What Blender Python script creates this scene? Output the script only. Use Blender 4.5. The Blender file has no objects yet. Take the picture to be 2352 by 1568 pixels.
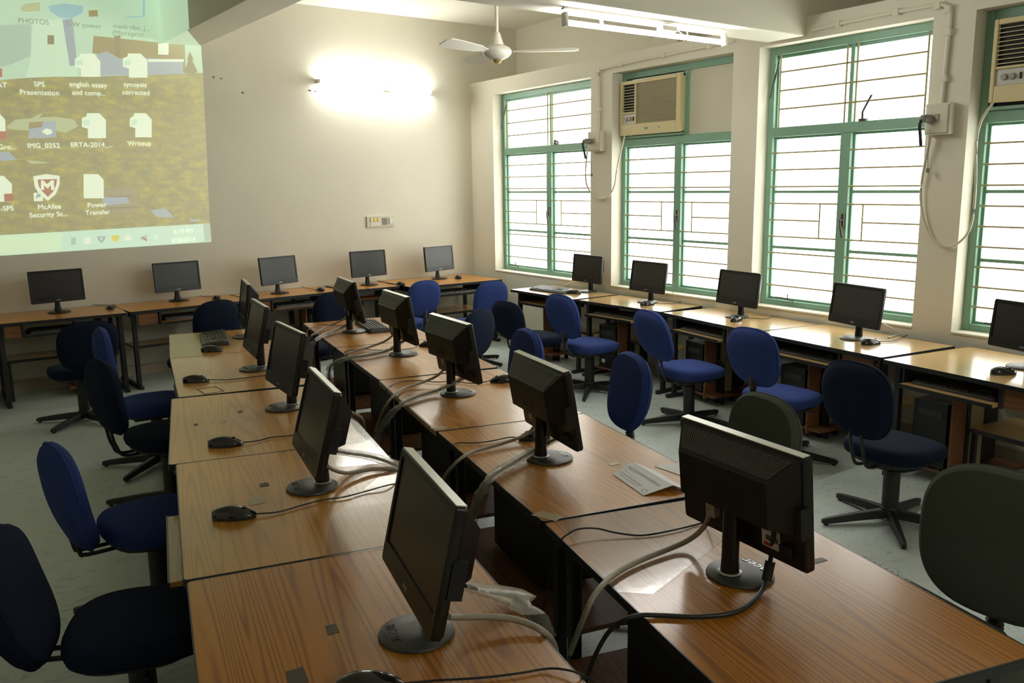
import bpy, bmesh, math, random
from mathutils import Matrix, Vector
R = math.radians
random.seed(7)
scene = bpy.context.scene
COL = scene.collection

# ------------------------------------------------------------------ helpers
class MB:
    """collects shapes and links them as ONE mesh object"""
    def __init__(self):
        self.bm = bmesh.new()
    def face(self, pts):
        vs = [self.bm.verts.new(p) for p in pts]
        try: return self.bm.faces.new(vs)
        except ValueError: return None
    def box(self, x0, x1, y0, y1, z0, z1, mat=None):
        pts = [(x0,y0,z0),(x1,y0,z0),(x1,y1,z0),(x0,y1,z0),(x0,y0,z1),(x1,y0,z1),(x1,y1,z1),(x0,y1,z1)]
        return self.hexa(pts, mat)
    def hexa(self, pts, mat=None):
        if mat is not None: pts = [mat @ Vector(p) for p in pts]
        v = [self.bm.verts.new(p) for p in pts]
        for f in ((3,2,1,0),(4,5,6,7),(0,1,5,4),(1,2,6,5),(2,3,7,6),(3,0,4,7)):
            self.bm.faces.new([v[i] for i in f])
        return self
    def loft(self, rings, cap0=True, cap1=True, closed=True):
        rs = [[self.bm.verts.new(p) for p in r] for r in rings]
        n = len(rs[0])
        for a, b in zip(rs, rs[1:]):
            for i in range(n if closed else n-1):
                j = (i+1) % n
                self.bm.faces.new((a[i], a[j], b[j], b[i]))
        if cap0: self.bm.faces.new(list(reversed(rs[0])))
        if cap1: self.bm.faces.new(rs[-1])
        return self
    def lathe(self, prof, seg=32, c=(0,0,0), mat=None):
        rings = []
        for r, z in prof:
            ring = [Vector((c[0]+r*math.cos(2*math.pi*i/seg), c[1]+r*math.sin(2*math.pi*i/seg), c[2]+z)) for i in range(seg)]
            if mat is not None: ring = [mat @ p for p in ring]
            rings.append(ring)
        return self.loft(rings)
    def tube(self, pts, r, seg=10, rads=None, flat=1.0):
        pts = [Vector(p) for p in pts]
        rings = []
        up = Vector((0,0,1))
        for i, p in enumerate(pts):
            d = (pts[min(i+1,len(pts)-1)] - pts[max(i-1,0)])
            if d.length < 1e-9: d = Vector((1,0,0))
            d.normalize()
            a = up - d*up.dot(d)
            if a.length < .05:
                a = Vector((1,0,0)) - d*d.x
            a.normalize(); b = d.cross(a)
            rr = rads[i] if rads else r
            rings.append([p + a*math.cos(2*math.pi*k/seg)*rr*flat + b*math.sin(2*math.pi*k/seg)*rr for k in range(seg)])
        return self.loft(rings)
    def cyl(self, a, b, r, seg=16, r2=None):
        return self.tube([a, b], r, seg, rads=[r, r if r2 is None else r2])
    def poly(self, pts, n, depth):
        """flat polygon pts extruded by vector n*depth"""
        n = Vector(n)*depth
        A = [Vector(p) for p in pts]
        return self.loft([A, [p+n for p in A]])
    def build(self, name, mat=None, parent=None, smooth=False, bevel=0, bseg=2, recalc=True):
        if recalc: bmesh.ops.recalc_face_normals(self.bm, faces=self.bm.faces)
        me = bpy.data.meshes.new(name)
        self.bm.to_mesh(me); self.bm.free()
        o = bpy.data.objects.new(name, me); COL.objects.link(o)
        if mat: me.materials.append(mat)
        if parent: o.parent = parent
        if smooth:
            for p in me.polygons: p.use_smooth = True
            try: me.set_sharp_from_angle(angle=R(38))
            except Exception: pass
        if bevel:
            m = o.modifiers.new('bevel','BEVEL'); m.width = bevel; m.segments = bseg; m.limit_method='ANGLE'; m.angle_limit=R(40)
        return o

def rrect(w, h, r, n=5, cx=0, cy=0):
    """rounded rectangle outline, ccw"""
    out = []
    for sx, sy, a0 in ((1,1,0),(-1,1,90),(-1,-1,180),(1,-1,270)):
        for k in range(n+1):
            a = R(a0 + 90*k/n)
            out.append((cx+sx*(w/2-r)+r*math.cos(a), cy+sy*(h/2-r)+r*math.sin(a)))
    return out
def sell(w, h, n=2.6, seg=48):
    out = []
    for i in range(seg):
        a = 2*math.pi*i/seg; c, s = math.cos(a), math.sin(a)
        out.append((math.copysign(abs(c)**(2/n), c)*w/2, math.copysign(abs(s)**(2/n), s)*h/2))
    return out
def smoothpath(pts, n=6):
    P = [Vector(p) for p in pts]
    P = [P[0]*2-P[1]] + P + [P[-1]*2-P[-2]]
    out = []
    for i in range(1, len(P)-2):
        a, b, c, d = P[i-1], P[i], P[i+1], P[i+2]
        for k in range(n):
            t = k/n
            out.append(.5*((2*b)+(c-a)*t+(2*a-5*b+4*c-d)*t*t+(3*b-a-3*c+d)*t**3))
    out.append(P[-2])
    return out

def tag(o, label=None, cat=None, group=None, kind=None):
    if label: o['label'] = label
    if cat: o['category'] = cat
    if group: o['group'] = group
    if kind: o['kind'] = kind
    return o
def thing(name, label, cat, loc=(0,0,0), rz=0, group=None):
    o = bpy.data.objects.new(name, None); COL.objects.link(o)
    o.empty_display_size = .05
    o.location = loc; o.rotation_euler = (0,0,rz)
    return tag(o, label, cat, group)
def structure(o): o['kind'] = 'structure'; return o
def kids(o): return [c for c in bpy.data.objects if c.parent == o]
def dup(root, loc, rz, label, group=None):
    def cp(o, parent):
        c = o.copy(); COL.objects.link(c); c.parent = parent
        for ch in kids(o): cp(ch, c)
        return c
    r = cp(root, None); r.location = loc; r.rotation_euler = (0,0,rz)
    r['label'] = label
    if group: r['group'] = group
    return r

# ------------------------------------------------------------------ materials
def newmat(name):
    m = bpy.data.materials.new(name); m.use_nodes = True
    nt = m.node_tree; b = nt.nodes['Principled BSDF']
    return m, nt, b
def srgb(r, g, b):
    f = lambda c: (c/255/12.92 if c/255 <= .04045 else ((c/255+.055)/1.055)**2.4)
    return (f(r), f(g), f(b), 1)
def plain(name, col, rough=.5, metal=0, spec=.5, noise=0, nscale=40, bump=0, bscale=300, coat=0, sheen=0):
    m, nt, b = newmat(name)
    b.inputs['Base Color'].default_value = col
    b.inputs['Roughness'].default_value = rough
    b.inputs['Metallic'].default_value = metal
    b.inputs['Specular IOR Level'].default_value = spec
    b.inputs['Coat Weight'].default_value = coat
    b.inputs['Sheen Weight'].default_value = sheen
    tc = nt.nodes.new('ShaderNodeTexCoord')
    if noise:
        n = nt.nodes.new('ShaderNodeTexNoise'); n.inputs['Scale'].default_value = nscale; n.inputs['Detail'].default_value = 5
        nt.links.new(tc.outputs['Object'], n.inputs['Vector'])
        mx = nt.nodes.new('ShaderNodeMixRGB'); mx.blend_type = 'MULTIPLY'; mx.inputs[0].default_value = 1
        rp = nt.nodes.new('ShaderNodeMapRange'); rp.inputs['To Min'].default_value = 1-noise; rp.inputs['To Max'].default_value = 1+noise
        nt.links.new(n.outputs['Fac'], rp.inputs['Value'])
        mx.inputs[1].default_value = col
        nt.links.new(rp.outputs['Result'], mx.inputs[2]); nt.links.new(mx.outputs[0], b.inputs['Base Color'])
    if bump:
        n2 = nt.nodes.new('ShaderNodeTexNoise'); n2.inputs['Scale'].default_value = bscale; n2.inputs['Detail'].default_value = 3
        nt.links.new(tc.outputs['Object'], n2.inputs['Vector'])
        bp = nt.nodes.new('ShaderNodeBump'); bp.inputs['Strength'].default_value = bump; bp.inputs['Distance'].default_value = .002
        nt.links.new(n2.outputs['Fac'], bp.inputs['Height']); nt.links.new(bp.outputs['Normal'], b.inputs['Normal'])
    return m
def emit(name, col, strength):
    m, nt, b = newmat(name)
    b.inputs['Base Color'].default_value = (.8,.8,.8,1)
    b.inputs['Emission Color'].default_value = col
    b.inputs['Emission Strength'].default_value = strength
    return m
def wood(name, c1, c2, c3, rough=.4, spec=.22, coat=.6, croug=.18, seed=0.0, stretch=(.30, 8, 8)):
    """laminate with grain running along local X"""
    m, nt, b = newmat(name)
    N, L = nt.nodes, nt.links
    tc = N.new('ShaderNodeTexCoord'); mp = N.new('ShaderNodeMapping'); mp.inputs['Scale'].default_value = stretch
    oi = N.new('ShaderNodeObjectInfo'); ad = N.new('ShaderNodeVectorMath'); ad.operation = 'ADD'
    mul = N.new('ShaderNodeVectorMath'); mul.operation = 'SCALE'; mul.inputs['Scale'].default_value = 5.3
    L.new(oi.outputs['Location'], mul.inputs[0]); L.new(tc.outputs['Object'], ad.inputs[0]); L.new(mul.outputs[0], ad.inputs[1])
    L.new(ad.outputs[0], mp.inputs['Vector'])
    n = N.new('ShaderNodeTexNoise'); n.inputs['Scale'].default_value = .8; n.inputs['Detail'].default_value = 2.0; n.inputs['Roughness'].default_value = .35; n.inputs['Distortion'].default_value = .12
    L.new(mp.outputs[0], n.inputs['Vector'])
    # rings of the flat-sawn pattern
    mt = N.new('ShaderNodeMath'); mt.operation = 'MULTIPLY'; mt.inputs[1].default_value = 170
    L.new(n.outputs['Fac'], mt.inputs[0])
    sn = N.new('ShaderNodeMath'); sn.operation = 'SINE'; L.new(mt.outputs[0], sn.inputs[0])
    mr = N.new('ShaderNodeMapRange'); mr.inputs['From Min'].default_value = -1; mr.inputs['From Max'].default_value = 1
    L.new(sn.outputs[0], mr.inputs['Value'])
    pw = N.new('ShaderNodeMath'); pw.operation = 'POWER'; pw.inputs[1].default_value = 3; L.new(mr.outputs[0], pw.inputs[0])
    n2 = N.new('ShaderNodeTexNoise'); n2.inputs['Scale'].default_value = 7; n2.inputs['Detail'].default_value = 6
    mp2 = N.new('ShaderNodeMapping'); mp2.inputs['Scale'].default_value = (.22, 30, 30); L.new(ad.outputs[0], mp2.inputs['Vector']); L.new(mp2.outputs[0], n2.inputs['Vector'])
    a = N.new('ShaderNodeMixRGB'); a.inputs[1].default_value = c1; a.inputs[2].default_value = c2; L.new(n2.outputs['Fac'], a.inputs[0])
    s = N.new('ShaderNodeMath'); s.operation = 'MULTIPLY'; s.inputs[1].default_value = .62; L.new(pw.outputs[0], s.inputs[0])
    d = N.new('ShaderNodeMixRGB'); d.inputs[2].default_value = c3; L.new(a.outputs[0], d.inputs[1]); L.new(s.outputs[0], d.inputs[0])
    L.new(d.outputs[0], b.inputs['Base Color'])
    b.inputs['Roughness'].default_value = rough; b.inputs['Specular IOR Level'].default_value = spec
    b.inputs['Coat Weight'].default_value = coat; b.inputs['Coat Roughness'].default_value = croug
    return m
def wallmat(name, col, n_amt=.05):
    m = plain(name, col, rough=.75, spec=.25, noise=n_amt, nscale=2.2, bump=.15, bscale=60)
    return m

MT = {}
MT['wall'] = wallmat('wall_paint', (.71,.68,.575,1))
MT['ceiling'] = wallmat('ceiling_paint', (.74,.72,.62,1))
MT['wood'] = wood('desk_laminate', (.54,.245,.040,1), (.45,.19,.027,1), (.26,.09,.012,1))
MT['woodlight'] = wood('desk_laminate_pale', (.51,.255,.044,1), (.44,.205,.032,1), (.30,.125,.019,1))
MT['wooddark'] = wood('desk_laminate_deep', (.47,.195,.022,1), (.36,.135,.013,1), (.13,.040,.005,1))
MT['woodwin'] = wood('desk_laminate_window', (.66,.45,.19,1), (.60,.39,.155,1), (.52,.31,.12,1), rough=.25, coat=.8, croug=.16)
MT['shelfwood'] = wood('shelf_board', (.22,.10,.045,1), (.17,.075,.033,1), (.10,.04,.02,1), coat=0, rough=.45)
MT['edge'] = plain('black_edge_band', (.012,.012,.011,1), rough=.35)
MT['edgewood'] = plain('beige_edge_band', (.34,.23,.11,1), rough=.4)
MT['frame'] = plain('black_steel_frame', (.012,.012,.012,1), rough=.4, noise=.1)
MT['panelcream'] = plain('cream_board', (.42,.36,.25,1), rough=.6)
MT['blackpl'] = plain('black_plastic', (.007,.0065,.006,1), spec=.35, rough=.35, bump=.05, bscale=900)
MT['glossblack'] = plain('gloss_black_plastic', (.006,.006,.006,1), rough=.3, spec=.4)
MT['housing'] = plain('matt_black_housing', (.010,.009,.0075,1), spec=.35, rough=.42, bump=.08, bscale=1200)
MT['vent'] = plain('vent_slats', (.075,.073,.062,1), rough=.45)
MT['screen'] = plain('lcd_panel', (.014,.013,.012,1), rough=.28, spec=.45)
MT['silver'] = plain('silver_trim', (.50,.51,.44,1), rough=.3, metal=.2)
MT['greybase'] = plain('charcoal_stand', (.038,.039,.036,1), rough=.42, bump=.1, bscale=700)
MT['logo'] = plain('silver_logo', (.45,.46,.44,1), rough=.3, metal=.5)
MT['logodark'] = plain('dark_logo', (.008,.008,.008,1), rough=.5)
MT['label'] = plain('white_sticker', (.55,.56,.56,1), rough=.5)
MT['red'] = plain('red_print', (.45,.03,.03,1), rough=.5)
MT['key'] = plain('keycap', (.020,.021,.020,1), rough=.4)
MT['kbody'] = plain('keyboard_case', (.030,.031,.028,1), rough=.4)
MT['mouse'] = plain('mouse_shell', (.008,.008,.008,1), rough=.16, coat=.5)
MT['cableblack'] = plain('black_cable', (.012,.012,.013,1), rough=.45)
MT['cablebeige'] = plain('beige_cable', (.33,.30,.23,1), rough=.5)
MT['cablewhite'] = plain('white_cable', (.62,.60,.53,1), rough=.5)
def fabric(name, col, dark):
    m = plain(name, col, rough=.95, spec=.1, noise=.22, nscale=260, bump=.5, bscale=420, sheen=.0)
    return m
MT['blue'] = fabric('royal_blue_fabric', (.026,.045,.165,1), 0)
MT['navy'] = fabric('dark_navy_fabric', (.0075,.0125,.028,1), 0)
MT['green'] = fabric('grey_green_fabric', (.062,.072,.055,1), 0)
MT['chairblack'] = plain('chair_black_plastic', (.010,.010,.010,1), rough=.5)
MT['bellows'] = plain('rubber_bellows', (.022,.021,.019,1), rough=.6)
MT['gframe'] = plain('green_window_paint', (.20,.36,.265,1), rough=.45, noise=.10, nscale=12)
MT['rod'] = plain('cream_rod', (.34,.29,.14,1), rough=.5)
MT['pane'] = emit('frosted_daylit_glass', (1.0,1.0,.95,1), 4.5)
MT['acbody'] = plain('cream_ac_plastic', (.62,.53,.29,1), rough=.45)
MT['acgrille'] = plain('ac_grille', (.33,.29,.17,1), rough=.6)
MT['dark'] = plain('dark_gap', (.010,.010,.010,1), rough=.7)
MT['acpanel'] = plain('ac_control_plate', (.55,.55,.50,1), rough=.4)
MT['knob'] = plain('ac_knob', (.30,.27,.21,1), rough=.4)
MT['badge'] = plain('blue_badge', (.12,.20,.24,1), rough=.35)
MT['boxcream'] = plain('cream_box', (.58,.55,.44,1), rough=.5)
MT['plug'] = plain('grey_plug', (.20,.20,.18,1), rough=.5)
MT['board'] = plain('white_infill_board', (.62,.59,.47,1), rough=.6)
MT['whiteenamel'] = plain('white_enamel', (.70,.68,.60,1), rough=.4)
MT['latch'] = plain('dark_latch', (.06,.05,.04,1), rough=.5, metal=.4)
MT['tubelight'] = emit('fluorescent_tube', (1.0,.98,.92,1), 105.0)
MT['paper'] = plain('white_paper', (.84,.85,.90,1), rough=.8)
MT['ink'] = plain('grey_ink', (.30,.30,.31,1), rough=.8)
MT['tape'] = plain('old_tape', (.36,.30,.17,1), rough=.35)
MT['stain'] = plain('dark_residue', (.05,.038,.022,1), rough=.5)
MT['case'] = plain('tower_case', (.011,.0105,.010,1), rough=.45, bump=.05, bscale=600)
MT['gold'] = plain('brass', (.5,.38,.15,1), rough=.35, metal=.7)
MT['yellow'] = plain('yellow_print', (.55,.40,.05,1), rough=.5)

def clearfilm(name, fac, white, rough=.12):
    m, nt, b = newmat(name)
    N, L = nt.nodes, nt.links
    out = N['Material Output']
    tr = N.new('ShaderNodeBsdfTransparent'); mx = N.new('ShaderNodeMixShader')
    b.inputs['Base Color'].default_value = white; b.inputs['Roughness'].default_value = rough
    nz = N.new('ShaderNodeTexNoise'); nz.inputs['Scale'].default_value = 38; nz.inputs['Detail'].default_value = 4
    tc = N.new('ShaderNodeTexCoord'); L.new(tc.outputs['Object'], nz.inputs['Vector'])
    bp = N.new('ShaderNodeBump'); bp.inputs['Strength'].default_value = .5; bp.inputs['Distance'].default_value = .003
    L.new(nz.outputs['Fac'], bp.inputs['Height']); L.new(bp.outputs['Normal'], b.inputs['Normal'])
    mx.inputs[0].default_value = fac
    L.new(tr.outputs[0], mx.inputs[1]); L.new(b.outputs[0], mx.inputs[2]); L.new(mx.outputs[0], out.inputs['Surface'])
    return m
MT['wrap'] = clearfilm('clear_polythene', .42, (.66,.63,.54,1), .2)
def tablefilm(name):
    m, nt, b = newmat(name)
    N, L = nt.nodes, nt.links
    out = N['Material Output']
    tr = N.new('ShaderNodeBsdfTransparent'); df = N.new('ShaderNodeBsdfDiffuse'); gl = N.new('ShaderNodeBsdfGlossy')
    df.inputs['Color'].default_value = (.60,.52,.40,1); gl.inputs['Roughness'].default_value = .14
    fr = N.new('ShaderNodeFresnel'); fr.inputs['IOR'].default_value = 1.55
    m1 = N.new('ShaderNodeMixShader'); m1.inputs[0].default_value = .12
    m2 = N.new('ShaderNodeMixShader')
    tc = N.new('ShaderNodeTexCoord'); nz = N.new('ShaderNodeTexNoise'); nz.inputs['Scale'].default_value = 9; nz.inputs['Detail'].default_value = 3
    bp = N.new('ShaderNodeBump'); bp.inputs['Strength'].default_value = .25; bp.inputs['Distance'].default_value = .004
    L.new(tc.outputs['Object'], nz.inputs['Vector']); L.new(nz.outputs['Fac'], bp.inputs['Height']); L.new(bp.outputs['Normal'], gl.inputs['Normal'])
    L.new(tr.outputs[0], m1.inputs[1]); L.new(df.outputs[0], m1.inputs[2])
    ge = N.new('ShaderNodeNewGeometry'); iv = N.new('ShaderNodeMath'); iv.operation = 'SUBTRACT'; iv.inputs[0].default_value = 1
    L.new(ge.outputs['Backfacing'], iv.inputs[1])
    f2 = N.new('ShaderNodeMath'); f2.operation = 'MULTIPLY'; L.new(fr.outputs[0], f2.inputs[0]); L.new(iv.outputs[0], f2.inputs[1])
    f1 = N.new('ShaderNodeMath'); f1.operation = 'MULTIPLY'; f1.inputs[0].default_value = .16; L.new(iv.outputs[0], f1.inputs[1]); L.new(f1.outputs[0], m1.inputs[0])
    L.new(f2.outputs[0], m2.inputs[0]); L.new(m1.outputs[0], m2.inputs[1]); L.new(gl.outputs[0], m2.inputs[2]); L.new(m2.outputs[0], out.inputs['Surface'])
    return m
MT['sheet'] = tablefilm('clear_table_film')
MT['palefilm'] = plain('pale_cover_sheet', (.42,.36,.17,1), rough=.35)

def floormat():
    m, nt, b = newmat('vinyl_floor')
    N, L = nt.nodes, nt.links
    tc = N.new('ShaderNodeTexCoord')
    n = N.new('ShaderNodeTexNoise'); n.inputs['Scale'].default_value = 9; n.inputs['Detail'].default_value = 8; n.inputs['Roughness'].default_value = .7; n.inputs['Distortion'].default_value = 1.5
    mp = N.new('ShaderNodeMapping'); mp.inputs['Scale'].default_value = (1.0,2.2,1); mp.inputs['Rotation'].default_value = (0,0,.5)
    L.new(tc.outputs['Object'], mp.inputs['Vector']); L.new(mp.outputs[0], n.inputs['Vector'])
    r = N.new('ShaderNodeValToRGB'); e = r.color_ramp.elements
    e[0].position = .30; e[0].color = (.24,.31,.35,1); e[1].position = .46; e[1].color = (.50,.56,.535,1)
    L.new(n.outputs['Fac'], r.inputs[0]); L.new(r.outputs[0], b.inputs['Base Color'])
    b.inputs['Roughness'].default_value = .38; b.inputs['Specular IOR Level'].default_value = .4
    return m
MT['floor'] = floormat()

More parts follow.
